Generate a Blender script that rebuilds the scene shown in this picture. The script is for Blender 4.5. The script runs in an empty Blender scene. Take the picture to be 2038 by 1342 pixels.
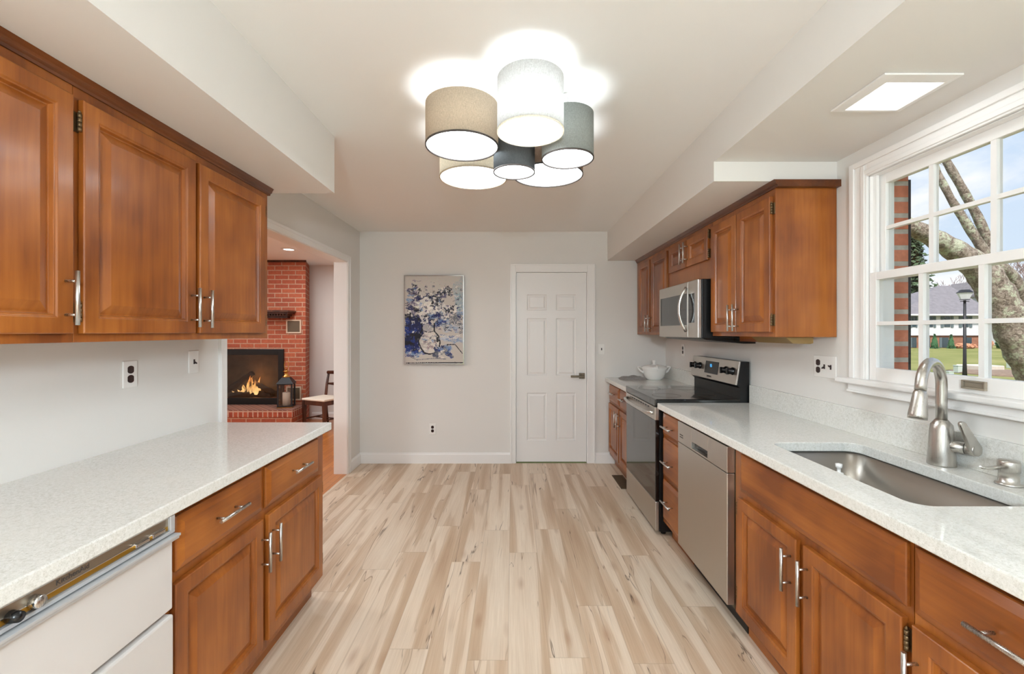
import bpy, bmesh, math, random
from mathutils import Vector, Matrix
random.seed(7)
PI = math.pi
SC = bpy.context.scene
COL = SC.collection

# ------------------------------------------------------------------ camera
F_PX, W_PX, H_PX = 870.0, 2038.0, 1342.0
EYE = 1.396
cam_d = bpy.data.cameras.new('camera'); cam = bpy.data.objects.new('camera', cam_d); COL.objects.link(cam)
cam.location = (0, 0, EYE); cam.rotation_euler = (PI/2, 0, 0)
cam_d.sensor_width = 36.0; cam_d.lens = 36.0*F_PX/W_PX
cam_d.shift_y = -10.0/W_PX
cam_d.clip_start = 0.05; cam_d.clip_end = 500
SC.camera = cam
# ------------------------------------------------------------------ colour management
SC.view_settings.view_transform = 'Standard'; SC.view_settings.look = 'None'
SC.view_settings.gamma = 1.0; SC.view_settings.use_curve_mapping = False
SC.view_settings.exposure = 0.3
SC.cycles.use_denoising = True
SC.cycles.max_bounces = 10; SC.cycles.diffuse_bounces = 6; SC.cycles.glossy_bounces = 4
SC.cycles.transparent_max_bounces = 12
SC.cycles.sample_clamp_indirect = 6.0
SC.cycles.caustics_reflective = False; SC.cycles.caustics_refractive = False

LAMP_W = 3.4          # bulb inside each drum of the ceiling lamp
DIFF_L = 10.5         # glow of the drums' lower diffusers
FILL_GLOBE_W = 165.0      # added fill globe, unseen behind the camera
LAMP_COL = (0.86, 0.95, 1.0)
FAMILY_W = 30
SKY_STRENGTH = 0.95
SUN_STRENGTH = 5.5

def lin(r, g, b, a=1.0):
    def f(c):
        c = c/255.0
        return c/12.92 if c <= 0.04045 else ((c+0.055)/1.055)**2.4
    return (f(r), f(g), f(b), a)

# ------------------------------------------------------------------ node helpers
def newmat(name):
    m = bpy.data.materials.new(name); m.use_nodes = True
    nt = m.node_tree
    for n in list(nt.nodes): nt.nodes.remove(n)
    out = nt.nodes.new('ShaderNodeOutputMaterial')
    return m, nt, out
def N(nt, typ, **kw):
    n = nt.nodes.new(typ)
    for k, v in kw.items(): setattr(n, k, v)
    return n
def setin(n, **kw):
    for k, v in kw.items(): n.inputs[k.replace('_', ' ')].default_value = v
def math_(nt, op, a, b=None, c=None):
    n = N(nt, 'ShaderNodeMath', operation=op)
    for i, v in enumerate((a, b, c)):
        if v is None: continue
        if isinstance(v, (int, float)): n.inputs[i].default_value = v
        else: nt.links.new(v, n.inputs[i])
    return n.outputs[0]
def ramp(nt, fac, stops, interp='LINEAR'):
    n = N(nt, 'ShaderNodeValToRGB'); cr = n.color_ramp; cr.interpolation = interp
    while len(cr.elements) > 1: cr.elements.remove(cr.elements[-1])
    cr.elements[0].position = stops[0][0]; cr.elements[0].color = stops[0][1]
    for p, c in stops[1:]:
        e = cr.elements.new(p); e.color = c
    nt.links.new(fac, n.inputs[0]); return n.outputs[0]
def mixc(nt, fac, a, b, mode='MIX'):
    n = N(nt, 'ShaderNodeMix', data_type='RGBA', blend_type=mode)
    for idx, v in ((0, fac), (6, a), (7, b)):
        if isinstance(v, (int, float)): n.inputs[idx].default_value = v
        elif isinstance(v, tuple): n.inputs[idx].default_value = v
        else: nt.links.new(v, n.inputs[idx])
    return n.outputs[2]
def coords(nt, scale=(1, 1, 1), kind='Object', rnd=False):
    if kind == 'World':
        g = N(nt, 'ShaderNodeNewGeometry'); src = g.outputs['Position']
    else:
        t = N(nt, 'ShaderNodeTexCoord'); src = t.outputs[kind]
    mp = N(nt, 'ShaderNodeMapping'); mp.inputs['Scale'].default_value = scale
    nt.links.new(src, mp.inputs['Vector'])
    if rnd:
        oi = N(nt, 'ShaderNodeObjectInfo')
        m = math_(nt, 'MULTIPLY', oi.outputs['Random'], 37.0)
        cx = N(nt, 'ShaderNodeCombineXYZ')
        for i in range(3): nt.links.new(m, cx.inputs[i])
        nt.links.new(cx.outputs[0], mp.inputs['Location'])
    return mp.outputs[0]
def noise(nt, vec, scale, detail=3, rough=0.55, dist=0.0):
    n = N(nt, 'ShaderNodeTexNoise'); setin(n, Scale=scale, Detail=detail, Roughness=rough, Distortion=dist)
    nt.links.new(vec, n.inputs['Vector']); return n.outputs['Fac']
def bsdf(nt, out, color=None, rough=0.5, metal=0.0, spec=0.5, coat=0.0, bump=None, bump_s=0.1, bump_d=0.01, trans=0.0, ior=1.45):
    b = N(nt, 'ShaderNodeBsdfPrincipled')
    if color is not None:
        if isinstance(color, tuple): b.inputs['Base Color'].default_value = color
        else: nt.links.new(color, b.inputs['Base Color'])
    if isinstance(rough, (int, float)): b.inputs['Roughness'].default_value = rough
    else: nt.links.new(rough, b.inputs['Roughness'])
    b.inputs['Metallic'].default_value = metal
    b.inputs['Specular IOR Level'].default_value = spec
    b.inputs['Coat Weight'].default_value = coat; b.inputs['Coat Roughness'].default_value = 0.15
    b.inputs['Transmission Weight'].default_value = trans; b.inputs['IOR'].default_value = ior
    if bump is not None:
        bp = N(nt, 'ShaderNodeBump'); bp.inputs['Strength'].default_value = bump_s; bp.inputs['Distance'].default_value = bump_d
        nt.links.new(bump, bp.inputs['Height']); nt.links.new(bp.outputs[0], b.inputs['Normal'])
    nt.links.new(b.outputs[0], out.inputs['Surface'])
    return b

def plain(name, col, rough=0.5, metal=0.0, spec=0.5, coat=0.0, var=0.0, vscale=6.0, bump_s=0.0, bump_scale=120.0):
    m, nt, out = newmat(name)
    c = col; vec = coords(nt)
    if var > 0:
        f = noise(nt, vec, vscale, 4)
        d = tuple(max(0, x*(1-var)) for x in col[:3])+(1,); l = tuple(min(1, x*(1+var)) for x in col[:3])+(1,)
        c = ramp(nt, f, [(0.3, d), (0.7, l)])
    bp = noise(nt, vec, bump_scale, 2) if bump_s > 0 else None
    bsdf(nt, out, c, rough, metal, spec, coat, bp, bump_s, 0.002)
    return m

def wood(name, axis, pal, rough=0.36, scale=1.0, coat=0.25):
    m, nt, out = newmat(name)
    s = [6.0, 6.0, 6.0]; s['xyz'.index(axis)] = 1.1
    v = coords(nt, tuple(x*scale for x in s), rnd=True)
    s2 = [70.0, 70.0, 70.0]; s2['xyz'.index(axis)] = 2.5
    v2 = coords(nt, tuple(x*scale for x in s2), rnd=True)
    a = noise(nt, v, 1.0, 4, 0.55, 0.8); b = noise(nt, v2, 1.0, 3, 0.6)
    v3 = coords(nt, (3.2, 3.2, 3.2), rnd=True); cl = noise(nt, v3, 1.0, 2)
    f = math_(nt, 'ADD', math_(nt, 'MULTIPLY', a, 0.42), math_(nt, 'ADD', math_(nt, 'MULTIPLY', b, 0.16), math_(nt, 'MULTIPLY', cl, 0.42)))
    c = ramp(nt, f, [(0.40, pal[0]), (0.5, pal[1]), (0.61, pal[2])])
    bsdf(nt, out, c, rough, coat=coat, bump=b, bump_s=0.05, bump_d=0.001)
    return m

def steel(name, col, rough=0.3, axis='y', k=400.0):
    m, nt, out = newmat(name)
    s = [k, k, k]; s['xyz'.index(axis)] = 3.0
    v = coords(nt, tuple(s)); f = noise(nt, v, 1.0, 2)
    r = math_(nt, 'ADD', math_(nt, 'MULTIPLY', f, 0.16), rough-0.08)
    bsdf(nt, out, col, r, metal=1.0)
    return m

def brick(name, c1, c2, mortar, bw=0.205, rh=0.068, ms=0.009, offset=0.5, bump=0.5):
    m, nt, out = newmat(name)
    g = N(nt, 'ShaderNodeNewGeometry'); sp = N(nt, 'ShaderNodeSeparateXYZ'); nt.links.new(g.outputs['Position'], sp.inputs[0])
    cx = N(nt, 'ShaderNodeCombineXYZ')
    nt.links.new(math_(nt, 'ADD', sp.outputs[0], sp.outputs[1]), cx.inputs[0]); nt.links.new(sp.outputs[2], cx.inputs[1])
    t = N(nt, 'ShaderNodeTexBrick'); t.offset = offset
    setin(t, Scale=1.0, Mortar_Size=ms, Mortar_Smooth=0.2, Bias=0.0, Brick_Width=bw, Row_Height=rh)
    t.inputs['Color1'].default_value = c1; t.inputs['Color2'].default_value = c2; t.inputs['Mortar'].default_value = mortar
    nt.links.new(cx.outputs[0], t.inputs['Vector'])
    nz = noise(nt, cx.outputs[0], 30, 4)
    c = mixc(nt, 0.35, t.outputs['Color'], ramp(nt, nz, [(0.3, (0.35, 0.3, 0.3, 1)), (0.7, (1.0, 0.95, 0.9, 1))]), 'MULTIPLY')
    inv = math_(nt, 'SUBTRACT', 1.0, t.outputs['Fac'])
    bsdf(nt, out, c, 0.85, bump=inv, bump_s=bump, bump_d=0.006)
    return m

def emit(name, col, strength, diffuse=None):
    m, nt, out = newmat(name)
    e = N(nt, 'ShaderNodeEmission'); e.inputs[0].default_value = col; e.inputs[1].default_value = strength
    if diffuse:
        d = N(nt, 'ShaderNodeBsdfDiffuse'); d.inputs[0].default_value = diffuse
        a = N(nt, 'ShaderNodeAddShader'); nt.links.new(e.outputs[0], a.inputs[0]); nt.links.new(d.outputs[0], a.inputs[1])
        nt.links.new(a.outputs[0], out.inputs[0])
    else: nt.links.new(e.outputs[0], out.inputs[0])
    return m

def glass_thin(name, tint=(1, 1, 1, 1), refl=0.02, rough=0.0):
    m, nt, out = newmat(name)
    t = N(nt, 'ShaderNodeBsdfTransparent'); t.inputs[0].default_value = tint
    g = N(nt, 'ShaderNodeBsdfGlossy'); g.inputs['Roughness'].default_value = rough
    lw = N(nt, 'ShaderNodeLayerWeight'); lw.inputs[0].default_value = 0.15
    f = math_(nt, 'ADD', math_(nt, 'MULTIPLY', lw.outputs['Fresnel'], 0.5), refl)
    mx = N(nt, 'ShaderNodeMixShader'); nt.links.new(f, mx.inputs[0]); nt.links.new(t.outputs[0], mx.inputs[1]); nt.links.new(g.outputs[0], mx.inputs[2])
    nt.links.new(mx.outputs[0], out.inputs[0]); return m

def fabric(name, col, trans=0.35):
    m, nt, out = newmat(name)
    t = N(nt, 'ShaderNodeTexCoord')
    s1 = coords(nt, (160, 160, 900)); s2 = coords(nt, (700, 700, 90))
    w = math_(nt, 'ADD', math_(nt, 'MULTIPLY', noise(nt, s1, 1.0, 2), 0.5), math_(nt, 'MULTIPLY', noise(nt, s2, 1.0, 2), 0.5))
    c = ramp(nt, w, [(0.35, tuple(x*0.72 for x in col[:3])+(1,)), (0.65, tuple(min(1, x*1.12) for x in col[:3])+(1,))])
    d = N(nt, 'ShaderNodeBsdfDiffuse'); tr = N(nt, 'ShaderNodeBsdfTranslucent')
    nt.links.new(c, d.inputs[0]); nt.links.new(c, tr.inputs[0])
    mx = N(nt, 'ShaderNodeMixShader'); mx.inputs[0].default_value = trans
    nt.links.new(d.outputs[0], mx.inputs[1]); nt.links.new(tr.outputs[0], mx.inputs[2]); nt.links.new(mx.outputs[0], out.inputs[0])
    return m

# ------------------------------------------------------------------ world (sky with soft clouds)
world = bpy.data.worlds.new('sky'); SC.world = world; world.use_nodes = True
nt = world.node_tree
for n in list(nt.nodes): nt.nodes.remove(n)
wo = N(nt, 'ShaderNodeOutputWorld'); bg = N(nt, 'ShaderNodeBackground')
tc = N(nt, 'ShaderNodeTexCoord'); sp = N(nt, 'ShaderNodeSeparateXYZ'); nt.links.new(tc.outputs['Generated'], sp.inputs[0])
grad = ramp(nt, sp.outputs[2], [(0.0, lin(226, 233, 240)), (0.12, lin(205, 222, 240)), (0.5, lin(184, 209, 238)), (1.0, lin(170, 200, 238))])
mp = N(nt, 'ShaderNodeMapping'); mp.inputs['Scale'].default_value = (1, 1, 2.2); mp.inputs['Location'].default_value = (0.35, 0.1, 0.25); nt.links.new(tc.outputs['Generated'], mp.inputs[0])
cl = noise(nt, mp.outputs[0], 3.6, 6, 0.55, 0.3)
band = ramp(nt, sp.outputs[2], [(0.0, (1, 1, 1, 1)), (0.22, (0.9, 0.9, 0.9, 1)), (0.45, (0.25, 0.25, 0.25, 1)), (1, (0.3, 0.3, 0.3, 1))])
cf = math_(nt, 'MULTIPLY', ramp(nt, cl, [(0.50, (0, 0, 0, 1)), (0.66, (1, 1, 1, 1))]), band)
skyc = mixc(nt, cf, grad, lin(250, 250, 252))
nt.links.new(skyc, bg.inputs[0]); bg.inputs[1].default_value = SKY_STRENGTH; nt.links.new(bg.outputs[0], wo.inputs[0])
# sun: from behind the house, into the garden and the added rear window
sl = bpy.data.lights.new('sun', 'SUN'); so = bpy.data.objects.new('sun', sl); COL.objects.link(so)
sl.energy = SUN_STRENGTH; sl.angle = math.radians(6); sl.color = (1, 0.96, 0.9)
so.rotation_euler = Vector((0.30, 0.55, -0.78)).to_track_quat('-Z', 'Y').to_euler()
def portal(name, loc, sx, sy, direction):
    l = bpy.data.lights.new(name, 'AREA'); l.shape = 'RECTANGLE'; l.size = sx; l.size_y = sy; l.cycles.is_portal = True
    o = bpy.data.objects.new(name, l); COL.objects.link(o); o.location = loc
    o.rotation_euler = Vector(direction).to_track_quat('-Z', 'Z').to_euler(); return o
portal('sink_window_portal', (1.80, 1.51, 1.64), 1.0, 1.0, (-1, 0, 0))
portal('added_window_portal', (0, -2.33, 1.15), 2.9, 2.2, (0, 1, 0))

# ------------------------------------------------------------------ materials
PAL = (lin(116, 59, 19), lin(143, 79, 27), lin(166, 98, 38))
M = {}
M['wood_shaded'] = wood('shaded_crown_wood', 'y', (lin(74, 36, 12), lin(94, 48, 17), lin(112, 60, 24)))  # cabinet wood darkened; the shade on the crown is put into its colour
M['wood_v'] = wood('stained_maple_vertical', 'z', PAL)
M['wood_h'] = wood('stained_maple_horizontal', 'y', PAL)
M['dark_wood'] = wood('dark_mahogany', 'z', (lin(44, 22, 14), lin(70, 36, 22), lin(96, 52, 32)), 0.35, 1.5)
M['wall'] = plain('wall_paint', lin(226, 223, 219), 0.6, spec=0.3, bump_s=0.05, bump_scale=260)
M['ceil'] = plain('ceiling_paint', lin(237, 236, 234), 0.8, spec=0.2, bump_s=0.05, bump_scale=260)
M['white'] = plain('white_trim_paint', lin(238, 236, 234), 0.35)
M['door'] = plain('white_door_paint', lin(235, 233, 231), 0.4)
M['nickel'] = steel('brushed_nickel', lin(200, 196, 190), 0.3, 'z', 600)
M['handle'] = steel('satin_handle_steel', lin(205, 203, 200), 0.28, 'z', 600)
M['steel'] = steel('brushed_stainless', lin(196, 190, 183), 0.34, 'z', 500)
M['sink'] = steel('sink_stainless', lin(176, 170, 162), 0.33, 'y', 500)
M['chrome'] = plain('polished_trim', lin(215, 215, 215), 0.12, 1.0)
M['alum'] = plain('satin_aluminium_trim', lin(205, 207, 210), 0.3, 0.45)
M['bronze'] = plain('aged_bronze', lin(112, 90, 62), 0.4, 0.6)
M['fixture'] = plain('old_gilt_fixture', lin(150, 122, 78), 0.35, 0.4)
M['brass'] = plain('polished_brass', lin(200, 152, 84), 0.25, 1.0)
M['black'] = plain('black_enamel', lin(14, 14, 15), 0.35)
M['black_glass'] = plain('black_ceramic_glass', lin(10, 10, 11), 0.04, coat=0.5)
M['black_plastic'] = plain('black_plastic', lin(18, 17, 18), 0.25)
M['brown_plastic'] = plain('dark_brown_bakelite', lin(44, 22, 20), 0.3)
M['plate'] = plain('white_plastic', lin(238, 236, 233), 0.35)
M['enamel'] = plain('old_white_enamel', lin(208, 203, 200), 0.3, var=0.03, vscale=2)
M['beige_metal'] = steel('brushed_champagne', lin(168, 156, 140), 0.4, 'y', 500)
M['gold'] = plain('gold_strip', lin(190, 148, 62), 0.35, 1.0)
M['ceramic'] = plain('white_ceramic', lin(240, 238, 234), 0.12, coat=0.4)
M['cloth'] = plain('grey_linen', lin(150, 146, 144), 0.9, var=0.15, vscale=60)
M['register'] = plain('bronze_register', lin(88, 72, 54), 0.5)
M['pane'] = glass_thin('window_pane')
M['fire_glass'] = glass_thin('fire_door_glass', (0.85, 0.82, 0.78, 1), 0.03)
M['lantern_glass'] = glass_thin('lantern_glass', (0.95, 0.95, 0.95, 1), 0.04)
M['lens'] = emit('ceiling_light_lens', (1, 0.98, 0.95, 1), 1.5, (0.7, 0.7, 0.7, 1))
M['diffuser'] = emit('lamp_diffuser', LAMP_COL+(1,), DIFF_L, (0.6, 0.6, 0.6, 1))
M['wax'] = plain('candle_wax', lin(236, 228, 214), 0.5)
M['seat'] = plain('cream_seat_fabric', lin(226, 214, 198), 0.9)
M['brick_in'] = brick('fireplace_brick', lin(180, 98, 68), lin(158, 78, 56), lin(186, 148, 124), ms=0.007)
M['brick_soldier'] = brick('soldier_brick', lin(178, 88, 60), lin(152, 70, 50), lin(196, 162, 142), 0.068, 0.3, 0.009, 0.0)
M['brick_top'] = brick('hearth_top_brick', lin(142, 92, 76), lin(120, 78, 66), lin(150, 120, 106), 0.068, 0.4, 0.008, 0.0)
M['brick_out'] = brick('outside_brick', lin(218, 140, 110), lin(206, 124, 96), lin(196, 188, 178), 0.205, 0.0745, 0.012)
M['firebox'] = plain('firebox_panel', lin(86, 74, 58), 0.8, var=0.3, vscale=8)
M['ash'] = plain('charred_log', lin(40, 28, 22), 0.9, var=0.5, vscale=30, bump_s=0.5, bump_scale=60)
M['lift'] = plain('tarnished_pewter', lin(150, 138, 122), 0.45)
M['lever'] = plain('dark_nickel_lever', lin(110, 100, 88), 0.3, 1.0)

def mat_floor():
    m, nt, out = newmat('vinyl_plank_floor')
    g = N(nt, 'ShaderNodeNewGeometry'); sp = N(nt, 'ShaderNodeSeparateXYZ'); nt.links.new(g.outputs['Position'], sp.inputs[0])
    X, Y = sp.outputs[0], sp.outputs[1]
    u = math_(nt, 'DIVIDE', math_(nt, 'ADD', X, 0.016+17.5), 0.175)
    row = math_(nt, 'FLOOR', u); fu = math_(nt, 'FRACT', u)
    wn = N(nt, 'ShaderNodeTexWhiteNoise', noise_dimensions='1D'); nt.links.new(row, wn.inputs['W'])
    v = math_(nt, 'ADD', math_(nt, 'DIVIDE', math_(nt, 'ADD', Y, 20.0), 1.22), wn.outputs['Value'])
    colm = math_(nt, 'FLOOR', v); fv = math_(nt, 'FRACT', v)
    cx = N(nt, 'ShaderNodeCombineXYZ'); nt.links.new(row, cx.inputs[0]); nt.links.new(colm, cx.inputs[1])
    wn2 = N(nt, 'ShaderNodeTexWhiteNoise', noise_dimensions='2D'); nt.links.new(cx.outputs[0], wn2.inputs['Vector'])
    r = wn2.outputs['Value']
    def vec(sx, sy, kz):
        c = N(nt, 'ShaderNodeCombineXYZ')
        nt.links.new(math_(nt, 'MULTIPLY', X, sx), c.inputs[0]); nt.links.new(math_(nt, 'MULTIPLY', Y, sy), c.inputs[1])
        nt.links.new(math_(nt, 'MULTIPLY', r, kz), c.inputs[2]); return c.outputs[0]
    a = noise(nt, vec(11, 0.6, 57), 1.0, 2, 0.45, 0.7)
    c = ramp(nt, a, [(0.25, lin(190, 161, 134)), (0.40, lin(203, 177, 151)), (0.482, lin(210, 187, 163)), (0.512, lin(223, 203, 181)), (0.68, lin(230, 213, 193))])
    bl = ramp(nt, math_(nt, 'ABSOLUTE', math_(nt, 'SUBTRACT', a, 0.495)), [(0.0, (1, 1, 1, 1)), (0.008, (0, 0, 0, 1))])
    bm_ = ramp(nt, noise(nt, vec(4, 0.6, 71), 1.0, 2), [(0.47, (0, 0, 0, 1)), (0.60, (1, 1, 1, 1))])
    c = mixc(nt, math_(nt, 'MULTIPLY', math_(nt, 'MULTIPLY', bl, bm_), 0.75), c, lin(128, 98, 76))
    fine = noise(nt, vec(150, 4.0, 31), 1.0, 3, 0.6)
    c = mixc(nt, 0.34, c, ramp(nt, fine, [(0.3, (0.68, 0.60, 0.53, 1)), (0.65, (1, 1, 1, 1))]), 'MULTIPLY')
    # cracks: thin wandering lines
    k = noise(nt, vec(10, 0.8, 83), 1.0, 3, 0.5, 0.9)
    line = math_(nt, 'ABSOLUTE', math_(nt, 'SUBTRACT', k, 0.56))
    lm = ramp(nt, line, [(0.0, (1, 1, 1, 1)), (0.010, (0, 0, 0, 1))])
    mk = ramp(nt, noise(nt, vec(6, 1.7, 19), 1.0, 2), [(0.52, (0, 0, 0, 1)), (0.58, (1, 1, 1, 1))])
    c = mixc(nt, math_(nt, 'MULTIPLY', math_(nt, 'MULTIPLY', lm, mk), 0.9), c, lin(84, 62, 48))
    # knots
    vo = N(nt, 'ShaderNodeTexVoronoi'); setin(vo, Scale=1.0); nt.links.new(vec(7.0, 2.2, 41), vo.inputs['Vector'])
    kn = ramp(nt, vo.outputs['Distance'], [(0.03, (1, 1, 1, 1)), (0.17, (0, 0, 0, 1))])
    c = mixc(nt, math_(nt, 'MULTIPLY', kn, 0.4), c, lin(148, 104, 74))
    tone = ramp(nt, r, [(0, (0.92, 0.91, 0.90, 1)), (1, (1.0, 1.0, 1.0, 1))])
    c = mixc(nt, 1.0, c, tone, 'MULTIPLY')
    du = math_(nt, 'MULTIPLY', math_(nt, 'MINIMUM', fu, math_(nt, 'SUBTRACT', 1.0, fu)), 0.175)
    dv = math_(nt, 'MULTIPLY', math_(nt, 'MINIMUM', fv, math_(nt, 'SUBTRACT', 1.0, fv)), 1.22)
    e = ramp(nt, math_(nt, 'MINIMUM', du, dv), [(0.0, (1, 1, 1, 1)), (0.0022, (0, 0, 0, 1))])
    c = mixc(nt, math_(nt, 'MULTIPLY', e, 0.28), c, lin(132, 108, 86))
    bsdf(nt, out, c, 0.42, spec=0.4, bump=fine, bump_s=0.05, bump_d=0.001)
    return m
M['floor'] = mat_floor()
def mat_oak():
    m, nt, out = newmat('honey_oak_strip_floor')
    g = N(nt, 'ShaderNodeNewGeometry'); mp = N(nt, 'ShaderNodeMapping'); mp.inputs['Rotation'].default_value = (0, 0, PI/2)
    nt.links.new(g.outputs['Position'], mp.inputs[0])
    t = N(nt, 'ShaderNodeTexBrick'); setin(t, Scale=1.0, Mortar_Size=0.0012, Brick_Width=0.9, Row_Height=0.057)
    t.inputs['Color1'].default_value = lin(200, 126, 60); t.inputs['Color2'].default_value = lin(176, 104, 46); t.inputs['Mortar'].default_value = lin(110, 64, 30)
    nt.links.new(mp.outputs[0], t.inputs['Vector'])
    bsdf(nt, out, t.outputs['Color'], 0.3, coat=0.3); return m
M['oak'] = mat_oak()
def mat_quartz():
    m, nt, out = newmat('white_quartz')
    v = coords(nt, (1, 1, 1), 'World')
    a = noise(nt, v, 120, 5, 0.75); b = noise(nt, v, 330, 3, 0.7); d = noise(nt, v, 5, 3)
    c = ramp(nt, a, [(0.30, lin(206, 204, 197)), (0.45, lin(226, 226, 222)), (0.6, lin(238, 238, 236))])
    c = mixc(nt, 0.55, c, ramp(nt, b, [(0.33, lin(188, 185, 178)), (0.45, lin(242, 241, 238)), (0.8, lin(250, 250, 248))]), 'MULTIPLY')
    c = mixc(nt, ramp(nt, d, [(0.4, (0, 0, 0, 1)), (0.75, (0.5, 0.5, 0.5, 1))]), c, lin(230, 228, 221))
    bsdf(nt, out, c, 0.06, spec=0.55); return m
M['quartz'] = mat_quartz()
def mat_bark():
    m, nt, out = newmat('lichen_bark')
    v = coords(nt, (1, 1, 1), 'World'); a = noise(nt, v, 26, 5, 0.7, 0.8); l = noise(nt, v, 9, 5, 0.7)
    c = ramp(nt, a, [(0.3, lin(78, 66, 58)), (0.46, lin(128, 114, 102)), (0.62, lin(176, 162, 150))])
    c = mixc(nt, ramp(nt, l, [(0.52, (0, 0, 0, 1)), (0.60, (0.9, 0.9, 0.9, 1))]), c, lin(188, 192, 168))
    bsdf(nt, out, c, 0.95, bump=a, bump_s=0.9, bump_d=0.03); return m
M['bark'] = mat_bark()
def mat_grass():
    m, nt, out = newmat('lawn_grass')
    v = coords(nt, (1, 1, 1), 'World'); a = noise(nt, v, 0.25, 4); b = noise(nt, v, 6, 4)
    c = ramp(nt, a, [(0.3, lin(112, 116, 66)), (0.5, lin(130, 132, 80)), (0.7, lin(146, 142, 94))])
    c = mixc(nt, 0.3, c, ramp(nt, b, [(0.3, (0.5, 0.5, 0.4, 1)), (0.7, (1, 1, 1, 1))]), 'MULTIPLY')
    bsdf(nt, out, c, 1.0, spec=0.1); return m
M['grass'] = mat_grass()
M['roof'] = plain('grey_shingles', lin(118, 114, 118), 0.9, var=0.15, vscale=3)
M['siding'] = plain('white_siding', lin(205, 205, 210), 0.7)
M['house_brick'] = plain('far_brick', lin(146, 100, 80), 0.9, var=0.2, vscale=5)
M['shutter_grey'] = plain('grey_shutter', lin(92, 106, 112), 0.7)
M['far_glass'] = plain('far_window_glass', lin(58, 72, 80), 0.2)
M['conifer'] = plain('conifer_green', lin(74, 92, 66), 0.95, var=0.4, vscale=8)
M['shrub'] = plain('shrub_green', lin(58, 96, 62), 0.95, var=0.3, vscale=8)
M['dry'] = plain('dry_bush', lin(190, 136, 106), 0.95, var=0.25, vscale=8)
M['twig'] = plain('bare_twig', lin(138, 118, 112), 0.95)
M['utility'] = plain('utility_box_green', lin(178, 188, 178), 0.6)
M['mulch'] = plain('mulch', lin(128, 108, 92), 1.0, var=0.3, vscale=9)
M['concrete'] = plain('pale_concrete', lin(196, 186, 172), 0.9, var=0.08, vscale=8)
M['soil_metal'] = plain('black_iron', lin(26, 26, 30), 0.5)
M['shade_beige'] = fabric('beige_linen_shade', lin(202, 185, 164), 0.17)
M['shade_white'] = fabric('white_linen_shade', lin(248, 247, 245), 0.62)
M['shade_cream'] = fabric('cream_linen_shade', lin(240, 234, 222), 0.6)
M['shade_grey'] = fabric('grey_green_linen_shade', lin(154, 157, 153), 0.10)
M['shade_dark'] = fabric('charcoal_linen_shade', lin(90, 93, 95), 0.07)
M['shade_brown'] = fabric('taupe_linen_shade', lin(170, 150, 136), 0.3)
M['shade_in'] = plain('white_shade_lining', lin(250, 248, 244), 0.8)

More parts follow.
